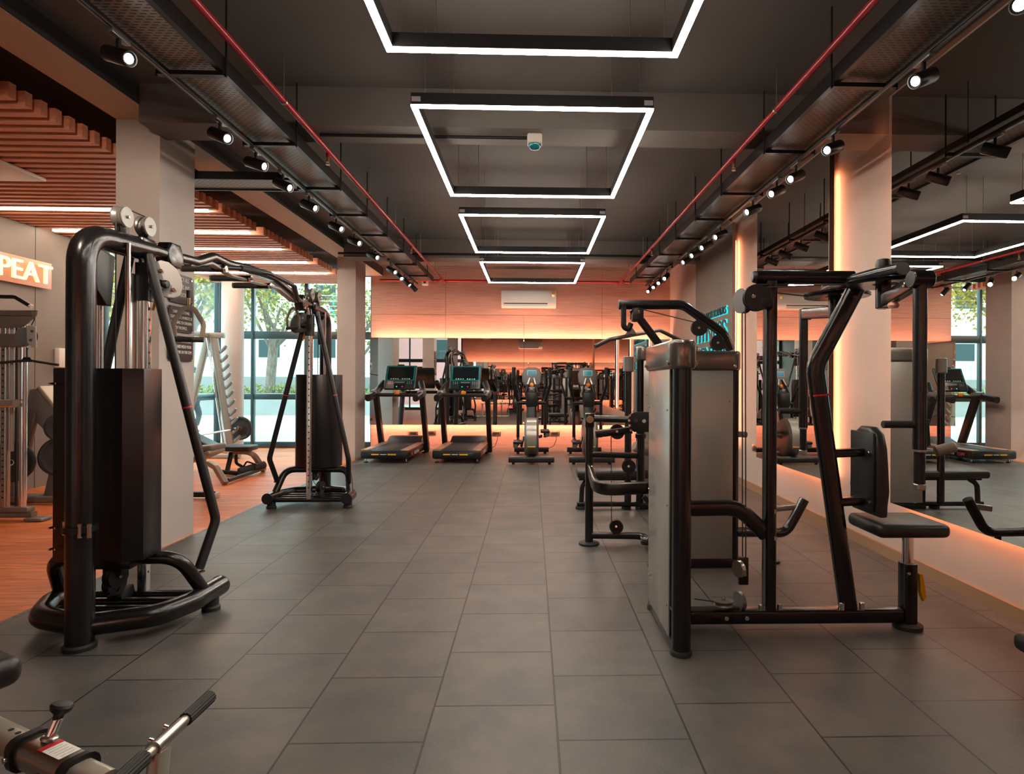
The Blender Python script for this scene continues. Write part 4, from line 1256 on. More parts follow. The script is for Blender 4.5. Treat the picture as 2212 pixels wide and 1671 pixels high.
tm('tablet_ledge', MB().box((-.02, 1.13, 1.60), (.12, .04, .05), .01), 'black_plastic')
text_mesh('lettering', 'PRO', .075, 'red_print', (.392, .16, .105), (0, 1, 0), ZU, TM, .001, 'LEFT', 1.2)
text_mesh('lettering', 'BODYLINE', .075, 'white_print', (.392, .40, .105), (0, 1, 0), ZU, TM, .001, 'LEFT', 1.0)
text_mesh('lettering', 'PRO BODYLINE', .07, 'orange', (-.36 - .08, 1.28, .22), (0, -.385, .92), (0, .92, .385), TM, .001, 'LEFT', 1.0)
TM.location = (-2.365, 9.93, 0)
TM.rotation_euler = (0, 0, -.035)
dup(TM, (-1.215, 9.93, 0), -.035, 'right of the two black treadmills before the far mirror, next to the elliptical trainer')

# ------------------------------------------------------------------ elliptical trainers
EL = local_thing('elliptical_trainer', 'elliptical trainer standing alone in the middle before the far mirror, grey flywheel cover', 'elliptical trainer', 'elliptical trainers before the far mirror')
def el(name, mb, mt, p=None):
    return mb.build(name, mt, p or EL)
f_ = el('front_foot_bar', MB().rtube([(-.365, 0, .075), (.365, 0, .075)], .11, .085, 0, .02), 'black_plastic')
for sx in (-1, 1):
    el('top_plate', MB().box((sx * .24, 0, .121), (.22, .09, .008), .003), 'gun_grey', f_)
    el('foot', MB().cyl((sx * .29, 0, 0), (sx * .29, 0, .036), .026, 14), 'rubber', f_)
f_ = el('rear_foot_bar', MB().rtube([(-.315, 1.45, .075), (.315, 1.45, .075)], .10, .085, 0, .02), 'black_plastic')
for sx in (-1, 1):
    el('foot', MB().cyl((sx * .25, 1.45, 0), (sx * .25, 1.45, .036), .026, 14), 'rubber', f_)
el('spine', MB().rtube([(0, 0, .08), (0, 1.45, .08)], .09, .07), 'black_plastic')
cov = [(.33 * math.cos(R(a)) , .33 * math.sin(R(a))) for a in range(0, 360, 15)]
fc = el('flywheel_cover', MB().prism(cov, (0, .38, .405), (0, 1, 0), (0, 0, 1), .235, .07), 'gun_grey')
el('cover_band', MB().prism([(.335 * math.cos(R(a)), .335 * math.sin(R(a))) for a in range(110, 215, 7)] + [(.29 * math.cos(R(a)), .29 * math.sin(R(a))) for a in range(208, 109, -7)], (0, .38, .405), (0, 1, 0), (0, 0, 1), .16, .006), 'brushed_grey', fc)
el('cover_badge', MB().box((0, .075, .285), (.13, .012, .04), .004, Matrix.Rotation(R(-22), 3, 'X')), 'yellow', fc)
el('mast', MB().rtube([(0, .50, .60), (0, .72, 1.18)], .17, .14, 0, .04, (0, 1, 0)), 'black_plastic')
n_ = el('cup_holder', MB().box((0, .60, 1.02), (.20, .15, .27), .045), 'black_satin')
el('cup_opening', MB().cyl((0, .535, 1.035), (0, .527, 1.035), .042, 22), 'hole_dark', n_)
el('maker_plate', MB().box((0, .60, 1.20), (.05, .01, .03), .002), 'plate_grey')
cp_ = el('console', MB().prism([(-.125, -.15), (.125, -.15), (.165, -.08), (.17, .06), (.13, .15), (.07, .175), (-.07, .175), (-.13, .15), (-.17, .06), (-.165, -.08)], (0, .78, 1.40), (1, 0, 0), (0, .25, .97), .06, .018), 'console_grey')
tl_ = Matrix.Rotation(R(-14.5), 3, 'X')
el('screen', MB().box((0, .768, 1.475), (.135, .012, .075), .003, tl_), 'screen_blue', cp_)
el('screen_bezel', MB().box((0, .772, 1.475), (.165, .012, .10), .004, tl_), 'plate_grey', cp_)
for sx in (-1, 1):
    el('heart_rate_bar', MB().tube([(sx * .035, .73, 1.38), (sx * .075, .66, 1.25), (sx * .105, .62, 1.12), (sx * .06, .62, 1.02)], .020, .06, 10), 'black_satin')
    el('bar_highlight', MB().tube([(sx * .035, .722, 1.385), (sx * .068, .655, 1.28)], .014), 'white_plastic', cp_)
el('emergency_button', MB().lathe([(0, 0), (.034, 0), (.034, .012), (.02, .022), (0, .024)], (0, .70, 1.27), (0, -.9, .3), 18), 'orange')
el('pivot_axle', MB().cyl((-.255, .80, .96), (.255, .80, .96), .034, 14), 'black_satin')
for sx in (-1, 1):
    el('swing_handle', MB().tube([(sx * .235, .80, .36), (sx * .235, .80, .98), (sx * .32, .68, 1.28), (sx * .305, .62, 1.56)], .028, .10, 12), 'black_satin')
    el('foam_grip', MB().tube([(sx * .313, .645, 1.40), (sx * .305, .62, 1.57)], .034), 'rubber')
    zz, yy = (.30, .30) if sx < 0 else (.47, .42)
    pd = el('pedal_arm', MB().rtube([(sx * .235, .80, .40 if sx > 0 else .34), (sx * .225, yy - .05, zz)], .045, .06, 0, .012), 'black_satin')
    el('pedal', MB().box((sx * .225, yy, zz + .03), (.15, .34, .045), .015), 'black_plastic', pd)
    el('pedal_block', MB().box((sx * .26, yy - .10, zz), (.08, .09, .11), .018), 'gun_grey', pd)
    el('crank', MB().rtube([(sx * .13, .38, .405), (sx * .17, yy, zz - .05)], .03, .05, 0, .01), 'gun_grey', pd)
EL.location = (0, 9.82, 0)
dup(EL, (.97, 9.82, 0), 0, 'elliptical trainer half hidden behind the lat pulldown frame, before the far mirror')

# ------------------------------------------------------------------ left hall: functional trainer, leg press, smith rack, benches
FT = thing('functional_trainer', 'bronze grey cable trainer with a perforated column, cut by the left picture edge', 'gym machine', (-5.0, 5.95, 0))
YFt = 5.95
def ft2(name, mb, mt):
    return mb.build(name, mt, FT)
pc = at(12, 900, Y=YFt).x
col_ = ft2('perforated_column', MB().rtube([(pc, YFt, .12), (pc, YFt, 1.9)], .062, .05, 0, .008, (1, 0, 0)), 'steel')
for k in range(26):
    if k in (10,): continue
MBh = MB()
for k in range(26):
    zz = .22 + k * .058
    MBh.cyl((pc, YFt - .0305, zz), (pc, YFt - .033, zz), .009, 8, 0)
punch(col_, MBh, 'hole_dark')
x2 = at(50, 900, Y=YFt).x
ft2('chrome_post', MB().cyl((x2, YFt, .12), (x2, YFt, 1.98), .031, 20), 'chrome')
ft2('guide_strip', MB().box(((pc + x2) / 2 + .005, YFt + .02, 1.0), (.012, .02, 1.75)), 'black_satin')
ft2('light_strip', MB().box((pc + .05, YFt + .01, 1.25), (.03, .02, 1.2), .004), 'plate_grey')
ft2('base_plate', MB().box(((pc + x2) / 2, YFt, .105), (x2 - pc + .16, .10, .05), .012), 'grey_metal')
ft2('base_tube', MB().rtube([(-5.9, YFt, .055), (at(74, 1110, Y=YFt).x, YFt, .055)], .07, .055, 0, .016), 'grey_metal')
ft2('foot', MB().box((at(86, 1115, Y=YFt).x, YFt - .02, .02), (.17, .14, .03), .012), 'gun_grey')
hd = ft2('head_plate', MB().prism([(-.45, .09), (.235, .09), (.225, .04), (.15, -.03), (.09, -.075), (-.12, -.08), (-.20, .0)], at(26, 690, Y=YFt - .03), (1, 0, 0), (0, 0, 1), .02, .004), 'grey_metal')
ft2('head_bar', MB().rtube([(-5.9, YFt - .03, at(20, 676, Y=YFt).z), at(74, 677, Y=YFt - .03)], .06, .05, 0, .012), 'grey_metal')
ft2('chin_bar', MB().tube([(-5.6, YFt, at(20, 639, Y=YFt).z), at(32, 641, Y=YFt), at(66, 661, Y=YFt)], .019, .06), 'black_satin')
ft2('chin_bar_cap', MB().cyl(at(64, 660, Y=YFt), at(69, 663, Y=YFt), .02, 14), 'white_plastic')
ft2('carriage', MB().box(at(27, 735, Y=YFt - .02), (.24, .09, .125), .014), 'grey_metal')
ck = ft2('swivel_cheek', MB().prism([(-.035, .10), (.02, .10), (.05, .09), (.055, -.10), (.02, -.11), (-.03, -.06)], at(66, 726, Y=YFt - .05), (1, 0, 0), (0, 0, 1), .012, .003), 'plate_grey')
b = MB()
for px, py in ((69, 715), (66, 734)):
    b.cyl(at(px, py, Y=YFt - .056), at(px, py, Y=YFt - .068), .012, 10)
sub2(ck, 'bolt', b, 'black_satin')
ft2('pulley', MB().pulley(at(57, 726, Y=YFt - .04), (.6, -.8, 0), .085, .03), 'black_plastic')
ft2('cable', MB().tube([at(74, 682, Y=YFt - .03), at(74, 690, Y=YFt - .03), at(68, 702, Y=YFt - .05)], .005, .02, 8), 'rubber')
ft2('rack_arm', MB().rtube([(-5.8, YFt - .12, at(10, 871, Y=YFt - .12).z), at(33, 871, Y=YFt - .12)], .07, .075, 0, .025), 'chrome')
ab = thing('cable_bar', 'black textured straight bar hanging from the cable trainer at the left picture edge', 'cable bar', at(58, 780, Y=YFt - .05))
MB().tube([at(-40, 787, Y=YFt - .05), at(45, 779, Y=YFt - .05), at(70, 779, Y=YFt - .05), at(126, 788, Y=YFt - .05)], .012, .03).build('bar', 'rubber', ab)
MB().prism([(-.05, 0), (.05, 0), (.03, .03), (-.03, .03)], at(59, 778, Y=YFt - .05), (1, 0, 0), (0, 0, 1), .02, .004).build('hanger_plate', 'black_satin', ab)
MB().tube([at(59, 772, Y=YFt - .05), at(58, 762, Y=YFt - .05), at(59, 750, Y=YFt - .05)], .008, 0, 8).build('carabiner', 'black_satin', ab)

def plate(label, c, axis, r, ring='red_print'):
    t = thing('weight_plate', label, 'weight plate', c, 'weight plates in the left hall')
    c, a = V(c), V(axis).normalized()
    MB().lathe([(.03, -.022), (r * .45, -.022), (r * .52, -.014), (r * .8, -.014), (r * .9, -.026), (r, -.018), (r, .018), (r * .9, .026), (r * .8, .014), (r * .52, .014), (r * .45, .022), (.03, .022)], c, a, 36).build('disc', 'rubber', t)
    MB().lathe([(r * .47, -.0155), (r * .50, -.0165), (r * .50, .0165), (r * .47, .0155)], c, a, 32).build('colour_ring', ring, t)
    MB().lathe([(.026, -.024), (.034, -.024), (.034, .024), (.026, .024)], c, a, 20).build('hub', 'steel', t)

YLp = 7.0
LPR = thing('leg_press_machine', 'leg press with a tilted grey back board near the grey left wall', 'gym machine', (-5.3, YLp, 0))
def lpr(name, mb, mt):
    return mb.build(name, mt, LPR)
bd = [at(65, 840, Y=YLp), at(82, 838, Y=YLp), at(150, 925, Y=YLp), at(150, 985, Y=YLp), at(55, 885, Y=YLp)]
o_ = bd[0]
lpr('back_board', MB().prism([((p - o_).x, (p - o_).z) for p in bd], o_ + V((0, .15, 0)), (1, 0, 0), (0, 0, 1), .34, .02), 'gun_grey')
p0, p1 = at(84, 840, Y=YLp), at(150, 925, Y=YLp)
lpr('pad_edge', MB().rtube([p0 + V((0, .15, .02)), p1 + V((0, .15, .02))], .34, .05, 0, .02), 'beige_metal')
lpr('rail_post', MB().rtube([at(72, 890, Y=YLp), at(48, 1000, Y=YLp), (at(40, 1060, Y=YLp).x, YLp, .03)], .07, .10, .1, .012), 'grey_metal')
lpr('front_post', MB().rtube([at(134, 965, Y=YLp), (at(108, 1064, Y=YLp).x, YLp, .02)], .08, .10, 0, .012), 'grey_metal')
lpr('base_tube', MB().rtube([(at(20, 1080, Y=YLp - .35).x, YLp - .3, .05), (at(240, 1080, Y=YLp - .3).x, YLp - .3, .05)], .07, .07, 0, .02), 'grey_metal')
lpr('rear_base_tube', MB().rtube([(at(112, 1050, Y=YLp + .1).x, YLp + .1, .10), (at(240, 1050, Y=YLp + .1).x, YLp + .1, .10)], .07, .06, 0, .02), 'grey_metal')
lpr('foot_plate', MB().box((at(112, 1062, Y=YLp).x, YLp, .012), (.20, .14, .024), .006), 'gun_grey')
lpr('plate_horn', MB().cyl(at(94, 927, Y=YLp - .3), at(150, 921, Y=YLp - .15), .024, 18), 'beige_metal')
lpr('plate_horn', MB().cyl(at(120, 985, Y=YLp), at(160, 985, Y=YLp + .05), .024, 18), 'beige_metal')
plate('black weight plate with a white mark on the upper horn of the leg press', at(135, 922, Y=YLp - .22), (.75, -.66, 0), .16)
plate('black weight plate on the lower horn of the leg press', at(133, 985, Y=YLp + .02), (.85, -.5, 0), .22)
plate('large black weight plate with a red ring behind the cable trainer column', at(24, 998, Y=6.75), (.35, -.93, 0), .215)
plate('black weight plate behind the red ringed one, at the left picture edge', at(-6, 1000, Y=6.9), (.35, -.93, 0), .20)
HR = thing('plate_tree', 'dark stand carrying weight plates behind the cable trainer at left', 'plate stand', (at(20, 1060, Y=6.8).x, 6.85, 0))
px_ = at(22, 1000, Y=6.82).x
MB().rtube([(px_, 6.86, .03), (px_, 6.86, 1.0)], .07, .07, 0, .012, (1, 0, 0)).build('post', 'grey_metal', HR)
MB().box((px_, 6.86, .03), (.5, .34, .06), .015).build('base', 'grey_metal', HR)
MB().cyl((px_, 6.90, .48), (px_ + .10, 6.62, .48), .022, 14).build('peg', 'chrome', HR)

SM = thing('smith_machine', 'beige rack with slanted uprights, hooks and chrome rods by the corner windows', 'gym machine', (-5.4, 9.9, 0))
def sm_(name, mb, mt):
    return mb.build(name, mt, SM)
for yr, first in ((10.55, 1), (9.0, 0)):
    tx, bx = -5.40, -5.08
    sm_('slanted_upright', MB().rtube([(bx, yr, .02), (tx, yr, 2.06)], .07, .12, 0, .012, (1, 0, 0)), 'beige_metal')
    sm_('rear_leg', MB().rtube([(tx - .10, yr, 2.06), (-5.98, yr, .02)], .07, .10, 0, .012, (1, 0, 0)), 'beige_metal')
    sm_('top_plate', MB().box((tx - .14, yr, 2.09), (.62, .09, .09), .012), 'beige_metal')
    sm_('guide_rod', MB().cyl((tx - .07, yr - .08, 2.04), (bx - .10, yr - .08, .16), .018, 14), 'chrome')
    for k in range(12):
        u = .10 + k * .074
        hx, hz = tx + (bx - tx) * u, 2.06 * (1 - u)
        sm_('hook', MB().prism([(.04, -.055), (.12, .02), (.17, .07), (.19, .05), (.17, .0), (.10, -.06), (.04, -.10)], (hx, yr, hz), (1, 0, 0), (0, 0, 1), .035, .005), 'gun_grey')
    sm_('base_rail', MB().rtube([(-6.0, yr, .04), (-4.95, yr, .04)], .07, .07, 0, .012), 'beige_metal')
sm_('top_beam', MB().rtube([(-5.50, 9.0, 2.09), (-5.50, 10.55, 2.09)], .08, .08, 0, .012), 'beige_metal')
bb = thing('barbell', 'silver barbell resting low on the beige rack by the windows', 'barbell', (-5.0, 9.8, .5))
MB().cyl((-5.02, 8.78, .50), (-5.02, 10.85, .50), .016, 16).build('bar', 'chrome', bb)
for yy, e in ((8.78, .36), (10.49, .36)):
    MB().cyl((-5.02, yy, .50), (-5.02, yy + e, .50), .026, 16).build('sleeve', 'steel', bb)
plate('dark weight plate on the far end of the silver barbell', (-5.02, 10.70, .50), (0, 1, 0), .20, 'plate_grey')
plate('small black weight plate with a red rim, on the beige rack beside the column edge', (-5.35, 8.86, 1.26), (0.3, 1, 0), .14)

BN = thing('adjustable_bench', 'adjustable bench with teal black pads and curved beige legs by the windows', 'bench', (-4.3, 8.8, 0))
def bn(name, mb, mt):
    return mb.build(name, mt, BN)
YBn = 8.8
bn('seat_pad', MB().pad(at(507, 967, Y=YBn), (.54, .32, .075), None, .025), 'pad_vinyl')
a_, c_ = at(470, 963, Y=YBn), at(425, 941, Y=YBn)
dv = (a_ - c_); ln2 = dv.length; rot_ = Matrix.Rotation(-math.atan2(dv.z, dv.x), 3, 'Y')
bn('back_pad', MB().pad((a_ + c_) / 2 + V((-.05, 0, -.01)), (ln2 + .25, .30, .07), rot_, .025), 'pad_vinyl')
z0 = .38
bn('leg', MB().rtube([at(505, 975, Y=YBn), at(545, 976, Y=YBn), (at(570, 1010, Y=YBn + .25).x, YBn + .25, .02)], .065, .07, .14, .012), 'beige_metal')
bn('leg', MB().rtube([at(452, 1000, Y=8.1), at(466, 1008, Y=8.0), (at(487, 1046, Y=7.9).x, 7.9, .02)], .065, .07, .08, .012), 'beige_metal')
bn('spine', MB().rtube([at(470, 1018, Y=YBn - .1), at(520, 1022, Y=YBn - .1)], .06, .06), 'black_satin')
bn('support', MB().rtube([at(500, 977, Y=YBn), at(490, 1020, Y=YBn - .1)], .05, .06), 'black_satin')
bn('leg_hook', MB().tube([at(510, 978, Y=YBn), at(510, 1000, Y=YBn), at(528, 1010, Y=YBn - .1)], .022, .06), 'black_satin')
rp_ = bn('roller', MB().cyl(at(516, 1019, Y=YBn - .2), at(546, 1010, Y=YBn - .05), .055, 20, .012), 'rubber')
bn('roller', MB().cyl(at(545, 1010, Y=YBn - .05), at(572, 1003, Y=YBn + .12), .055, 20, .012), 'rubber')
bn('handle_bar', MB().tube([at(527, 1006, Y=YBn - .1), at(533, 996, Y=YBn - .1), at(556, 1004, Y=YBn - .1)], .012, .03), 'black_satin')
bn('floor_beam', MB().rtube([(at(487, 1046, Y=7.9).x, 7.95, .05), (at(570, 1010, Y=YBn + .25).x, YBn + .25, .05)], .05, .05), 'black_satin')

PB = thing('curl_bench', 'bench with layered tan and dark pads beside the near column edge', 'bench', (-3.75, 7.0, 0))
YPb = 7.0
def pb_(name, mb, mt):
    return mb.build(name, mt, PB)
pb_('top_pad', MB().pad(at(444, 968, Y=YPb), (.30, .34, .07), Matrix.Rotation(-.12, 3, 'Y'), .025), 'pad_tan')
pb_('lower_pad', MB().pad(at(444, 984, Y=YPb - .03), (.29, .36, .05), Matrix.Rotation(-.42, 3, 'Y'), .02), 'beige_metal')
pb_('post', MB().rtube([at(436, 990, Y=YPb), (at(450, 1075, Y=YPb).x, YPb, .05)], .07, .06, 0, .012, (0, 1, 0)), 'grey_metal')
pb_('floor_beam', MB().rtube([(at(380, 1078, Y=YPb).x, YPb, .05), (at(462, 1078, Y=YPb).x, YPb, .05)], .08, .06), 'black_satin')
pb_('foot_plate', MB().box((at(459, 1080, Y=YPb).x, YPb, .03), (.07, .20, .06), .01), 'plate_grey')
pb_('pin_hole', MB().cyl(at(443, 1026, Y=YPb - .032), at(443, 1026, Y=YPb - .038), .018, 14), 'white_plastic')

# ------------------------------------------------------------------ nearest machine, bottom left
NB = thing('roman_chair_bench', 'silver framed exercise bench with black grips, cut by the bottom left picture corner', 'bench', (-1.0, 1.4, 0))
def nb(name, mb, mt):
    return mb.build(name, mt, NB)
ZB = .50
A0, A1 = at(-60, 1558, Z=ZB), at(226, 1696, Z=ZB)
du = (A1 - A0).normalized(); dn = V((0, 0, 1)).cross(du); L_ = (A1 - A0).length
pt = lambda t: A0 + (A1 - A0) * t
nb('inner_tube', MB().rtube([A0 - du * .5, A1], .060, .050, 0, .018), 'silver_paint')
nb('sleeve', MB().rtube([pt(.47), pt(.82)], .072, .062, 0, .022), 'steel')
nb('sleeve_collar', MB().rtube([pt(.455), pt(.495)], .086, .076, 0, .024), 'black_plastic')
nb('sleeve_collar', MB().rtube([pt(.81), pt(.84)], .082, .072, 0, .024), 'black_plastic')
rb = Matrix((du, dn, V((0, 0, 1)))).transposed()
sc = pt(.71)
st = nb('label_sticker', MB().box(sc + V((0, 0, .0316)), (.066, .044, .0012), .0005, rb), 'sticker_white')
sub2(st, 'red_header', MB().box(sc - du * .041 + V((0, 0, .0317)), (.014, .046, .0014), .0005, rb), 'sticker_red')
b = MB()
for k in range(5):
    b.box(sc + du * (-.024 + k * .012) + V((0, 0, .0324)), (.0014, .034 if k % 2 else .028, .0004), 0, rb)
punch(st, b, 'plate_grey')
for t_ in (.33, .385):
    nb('pin_hole', MB().cyl(pt(t_) + V((0, 0, .0245)), pt(t_) + V((0, 0, .0258)), .006, 12, 0), 'hole_dark')
ks = pt(.575) + V((0, 0, .030)) + dn * .012
kn = nb('pull_pin', MB().cyl(ks, ks + V((.012, .012, .044)), .0105, 18), 'chrome')
sub2(kn, 'pin_collar', MB().lathe([(0, 0), (.017, 0), (.017, .006), (.012, .009), (0, .009)], ks, (.2, .2, 1), 18), 'steel')
sub2(kn, 'pin_knob', MB().lathe([(0, 0), (.010, .0), (.011, .011), (.021, .020), (.0235, .029), (.020, .034), (0, .037)], ks + V((.0105, .0105, .040)), (.2, .2, 1), 24), 'black_plastic')
nb('lower_tube', MB().cyl(pt(.56) - V((0, 0, .04)), pt(.56) - V((.02, .0, .46)), .020, 16), 'steel')
nb('collar_bolt', MB().cyl(pt(.475) - dn * .042, pt(.475) - dn * .05, .007, 10), 'chrome')
nb('collar_bolt', MB().lathe([(0, .014), (.014, .012), (.018, .0), (0, 0)], pt(.68) - dn * .036 - V((0, 0, .018)), -dn, 14), 'chrome')
H0, H1 = at(452, 1506, Z=ZB), at(255, 1688, Z=ZB)
dh = (H1 - H0).normalized()
nb('handle_tube', MB().tube([H0, H1 + dh * .2], .0120, 0, 20), 'silver_paint')
nb('handle_clamp', MB().tube([H0 + (H1 - H0) * .36, H0 + (H1 - H0) * .67], .0155, 0, 20), 'steel')
def ribbed(a, b_, r):
    mbx = MB()
    sec = []
    for k in range(36):
        rr = r * (1 if k % 3 else .90)
        sec.append((rr * math.cos(2 * math.pi * k / 36), rr * math.sin(2 * math.pi * k / 36)))
    d_ = (b_ - a).normalized()
    mbx.ring_sweep([a, a + d_ * .008, b_ - d_ * .004, b_], sec)
    return mbx
nb('grip', ribbed(H0 - dh * .004, H0 + (H1 - H0) * .31, .0170), 'rubber')
nb('grip', ribbed(H0 + (H1 - H0) * .76, H1 + dh * .1, .0180), 'rubber')
nb('grip_ring', MB().lathe([(.012, -.002), (.0185, -.002), (.0185, .002), (.012, .002)], H0 + (H1 - H0) * .665, dh, 22), 'steel')
for t_ in (.44, .60):
    c_ = H0 + (H1 - H0) * t_
    s_ = (V((-1, 0, .35))).normalized()
    nb('clamp_bolt', MB().cyl(c_ + s_ * .014, c_ + s_ * .026, .0072, 10), 'chrome')
lt0 = H0 + (H1 - H0) * .62
nb('support_leg', MB().rtube([lt0 - V((-.004, 0, .012)), V((lt0.x + .02, lt0.y - .10, .02))], .028, .055, 0, .008, (0, 1, 0)), 'silver_paint')
nb('seat_pad', MB().pad(at(-92, 1452, Z=.60), (.26, .18, .075), Matrix.Rotation(-.5, 3, 'Z'), .03), 'pad_vinyl')
nb('pad_post', MB().rtube([at(-110, 1452, Z=.58), A0 - du * .3], .05, .05), 'black_satin')
nb('floor_beam', MB().rtube([V((lt0.x + .02, lt0.y - .10, .03)), V((-2.2, 1.6, .03))], .06, .06), 'silver_paint')
nb('rear_leg', MB().rtube([A0 - du * .45, V(((A0 - du * .45).x, (A0 - du * .45).y, .03))], .06, .06, 0, .01, (1, 0, 0)), 'silver_paint')

RB = thing('flat_bench', 'black padded bench end peeking in at the lower right picture edge', 'bench', (2.33, 2.2, 0))
c_ = at(2236, 1417, Y=2.62)
MB().pad((c_.x + .10, 2.35, .18), (.26, .75, .085), None, .035).build('pad', 'pad_vinyl', RB)
MB().rtube([(c_.x + .12, 2.62, .10), (c_.x + .12, 1.9, .10)], .06, .06).build('rail', 'black_paint', RB)
for yy in (2.55, 2.0):
    MB().rtube([(c_.x - .02 + .05, yy, .035), (c_.x + .26, yy, .035)], .06, .07).build('foot_bar', 'black_paint', RB)

# machines behind the camera that only the mirrors show
dup(PF, (1.5, -1.0, 0), R(180), 'second pec fly machine, behind the camera, visible only in the far mirror')
dup(LP, (1.0, -2.95, 0), 0, 'second lat pulldown machine, behind the camera, visible only in the far mirror')
dup(EL, (-.7, -2.9, 0), 0, 'elliptical trainer behind the camera, visible only in the far mirror')

# ------------------------------------------------------------------ the street outside
struct(MB().span((-60, -50, -.12), (30, 70, -.08)).build('pavement', 'pavement'))
struct(MB().span((-40, 24.6, -.08), (6, 25.0, .78)).build('kerb', 'concrete'))
struct(MB().span((-40, 20.8, -.08), (6, 21.1, .05)).build('kerb', 'white_wall'))
gw = MB().span((-40, 27.0, -.08), (6, 27.3, 1.46))
struct(gw.build('wall_street', 'concrete'))
tag(MB().span((-40, 25.0, .0), (6, 27.0, .80)).build('planter_soil', 'bark'), kind='structure')
b = MB()
for k in range(2600):
    x_, y_, z_ = random.uniform(-22, 2), random.uniform(24.7, 26.2), .78 + random.random() ** 1.6 * .26
    d_ = V((random.uniform(-1, 1), random.uniform(-1, 1), random.uniform(.3, 1.4))).normalized() * random.uniform(.10, .22)
    s_ = d_.cross(V((random.random(), random.random(), .2))).normalized() * .035
    v_ = [b.bm.verts.new(V((x_, y_, z_)) + q_) for q_ in (-s_, s_, d_ + s_ * .3, d_ - s_ * .3)]
    b.bm.faces.new(v_)
tag(b.build('planter_grass', 'hedge_green'), 'yellow green planting along the street planter outside', 'planting', None, 'stuff')
RLg = thing('street_railing', 'white metal railing on the grey wall across the street', 'railing', (-15, 27.15, 1.46))
for z_ in (1.62, 1.78, 1.94, 2.10):
    MB().span((-40, 27.13, z_ - .02), (6, 27.17, z_ + .02)).build('rail', 'white_wall', RLg)
for k in range(16):
    MB().span((-30 + k * 2.2 - .03, 27.12, 1.46), (-30 + k * 2.2 + .03, 27.18, 2.13)).build('post', 'white_wall', RLg)
def building(label, x0, x1, y0, y1, h, mt_, cols, rows, face=-1):
    t = thing('building', label, 'building', ((x0 + x1) / 2, (y0 + y1) / 2, 0))
    MB().span((x0, y0, -.1), (x1, y1, h)).build('wall', mt_, t)
    yf = y0 if face < 0 else y1
    for i in range(cols):
        for j in range(rows):
            cx = x0 + (i + .5) * (x1 - x0) / cols
            cz = 1.6 + (j + .5) * (h - 2) / rows
            MB().span((cx - .7, yf + face * .02, cz - .6), (cx + .7, yf - face * .1, cz + .6)).build('window', 'window_frame', t)
    MB().span((x0 - .2, y0 - .2, h), (x1 + .2, y1 + .2, h + .3)).build('roof_edge', 'white_wall', t)
    return t
building('white block of flats behind the street trees', -34, -16, 42, 52, 13, 'white_wall', 5, 3)
bl = building('low white building with a teal sign, right of the trees', -15.5, -3, 40, 50, 9, 'white_wall', 3, 2)
MB().span((at(713, 660, Y=39.9).x, 39.85, at(713, 682, Y=39.9).z), (at(750, 660, Y=39.9).x, 39.95, at(713, 640, Y=39.9).z)).build('signboard', 'teal_sign', bl)
building('dusty pink building behind the camera side windows, seen in the mirrors', -22, -3, -20, -12, 8, 'pink_wall', 4, 2, 1)

def tree(label, x, y, h, spread, mt_, n, lean=0.0, base=-.08, zc=None):
    t = thing('street_tree', label, 'tree', (x, y, base), 'street trees')
    rnd = random.Random(int(abs(x * 131 + y * 17)))
    top_ = V((x + lean, y, h * .55))
    mb = MB().tube([(x, y, base), (x + lean * .3, y + .05, h * .25), top_], .19, 0, 12)
    ends = []
    for k in range(9):
        a = rnd.uniform(0, 6.28)
        e = top_ + V((math.cos(a) * spread * rnd.uniform(.4, .95), math.sin(a) * spread * rnd.uniform(.4, .95), rnd.uniform(.1, .45) * h))
        s0 = top_ + V((-lean * .2, 0, -rnd.uniform(.0, .22) * h))
        mid = (s0 + e) / 2 + V((0, 0, .12 * h * rnd.random()))
        mb.tube([s0, mid, e], .055, 0, 8)
        ends += [e, mid, (mid + e) / 2]
    mb.build('trunk', 'bark', t)
    b = MB()
    for k in range(n):
        c_ = rnd.choice(ends) + V((rnd.gauss(0, .42), rnd.gauss(0, .42), rnd.gauss(0, .36))) * (spread / 2.2)
        d_ = V((rnd.uniform(-1, 1), rnd.uniform(-1, 1), rnd.uniform(-1, .6))).normalized() * rnd.uniform(.09, .19)
        s_ = d_.cross(V((rnd.random(), rnd.random(), rnd.random()))).normalized() * d_.length * .42
        v_ = [b.bm.verts.new(c_ + q_) for q_ in (V((0, 0, 0)), d_ * .5 + s_, d_, d_ * .5 - s_)]
        b.bm.faces.new(v_)
    b.build('foliage', mt_, t)
tree('street tree with a pale forked trunk and thin yellow green leaves, behind the glass door', -10.7, 25.2, 6.2, 2.6, 'leaf_green', 1500, .25)
tree('street tree with dense yellow autumn leaves, seen through the left corner glass', -11.6, 20.8, 6.6, 2.7, 'leaf_yellow', 3400, .2)
tree('small yellow leaved tree close to the left side glass', -10.3, 14.0, 4.6, 1.9, 'leaf_yellow', 2600)
tree('thin street tree at the right end of the planter, half hidden by the far column', -7.2, 25.4, 5.2, 2.0, 'leaf_green', 900, -.2)
tree('green tree beyond the railing to the far left', -21, 29.5, 8, 4.2, 'leaf_green', 2600)
tree('bushy green tree before the pink building, seen in the mirrors', -9.5, -9.5, 5.5, 2.4, 'leaf_green', 1800)

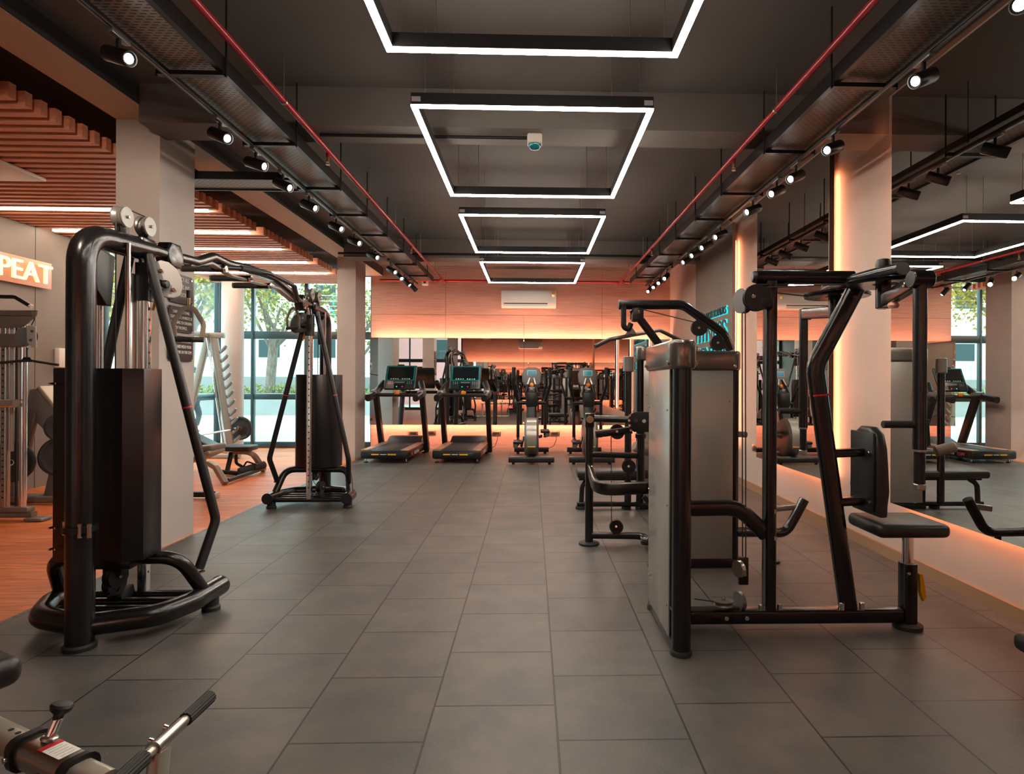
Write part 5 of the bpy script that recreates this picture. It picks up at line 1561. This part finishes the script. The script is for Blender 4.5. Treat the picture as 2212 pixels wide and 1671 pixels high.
def skin_mesh(name, verts, edges, radii, mt_, parent=None, sub_=1):
    me = bpy.data.meshes.new('tmp')
    me.from_pydata(verts, edges, [])
    ob = bpy.data.objects.new('tmp', me)
    C.objects.link(ob)
    md = ob.modifiers.new('s', 'SKIN')
    sb = ob.modifiers.new('u', 'SUBSURF'); sb.levels = sub_; sb.render_levels = sub_
    for i, r_ in enumerate(radii):
        me.skin_vertices[0].data[i].radius = (r_, r_)
    me.skin_vertices[0].data[0].use_root = True
    dg = bpy.context.evaluated_depsgraph_get()
    m2 = bpy.data.meshes.new_from_object(ob.evaluated_get(dg))
    bpy.data.objects.remove(ob)
    m2.materials.clear(); m2.materials.append(M[mt_]); m2.name = name
    m2.shade_smooth()
    o = bpy.data.objects.new(name, m2)
    C.objects.link(o)
    return adopt(o, parent)
PX0 = V((-8.95, 16.4, -.08))
pr = thing('person', 'person in a teal top and dark trousers walking along the pavement outside the left glass', 'person', PX0)
def pv_(l): return [tuple(PX0 + V(p)) for p in l]
vb = [(0, 0, .92), (0, 0, 1.12), (0, 0, 1.36), (0, 0, 1.46), (.02, 0, 1.56), (.03, 0, 1.64),
      (0, .09, .88), (.14, .09, .50), (.05, .09, .08), (.17, .09, .05),
      (0, -.09, .88), (-.10, -.09, .50), (-.34, -.09, .16), (-.24, -.09, .07),
      (0, .17, 1.36), (-.12, .22, 1.10), (.02, .22, .92),
      (0, -.17, 1.36), (.12, -.22, 1.10), (.26, -.22, .98)]
eb = [(0, 1), (1, 2), (2, 3), (3, 4), (4, 5), (0, 6), (6, 7), (7, 8), (8, 9), (0, 10), (10, 11), (11, 12), (12, 13), (2, 14), (14, 15), (15, 16), (2, 17), (17, 18), (18, 19)]
rb_ = [.13, .12, .13, .055, .085, .09, .085, .06, .04, .03, .085, .06, .04, .03, .06, .042, .032, .06, .042, .032]
skin_mesh('body', pv_(vb), eb, rb_, 'skin', pr)
skin_mesh('jacket', pv_([vb[0], vb[1], vb[2], vb[14], vb[15], (-.05, .22, 1.01), vb[17], vb[18], (.19, -.22, 1.04)]), [(0, 1), (1, 2), (2, 3), (3, 4), (4, 5), (2, 6), (6, 7), (7, 8)], [.145, .14, .15, .075, .055, .05, .075, .055, .05], 'teal_cloth', pr)
skin_mesh('trousers', pv_([vb[0], vb[6], vb[7], (.06, .09, .16), vb[10], vb[11], (-.30, -.09, .22)]), [(0, 1), (1, 2), (2, 3), (0, 4), (4, 5), (5, 6)], [.142, .10, .075, .055, .10, .075, .055], 'dark_cloth', pr)
MB().sphere(PX0 + V((.02, 0, 1.66)), .105, (1, .9, 1)).build('hair', 'dark_cloth', pr)
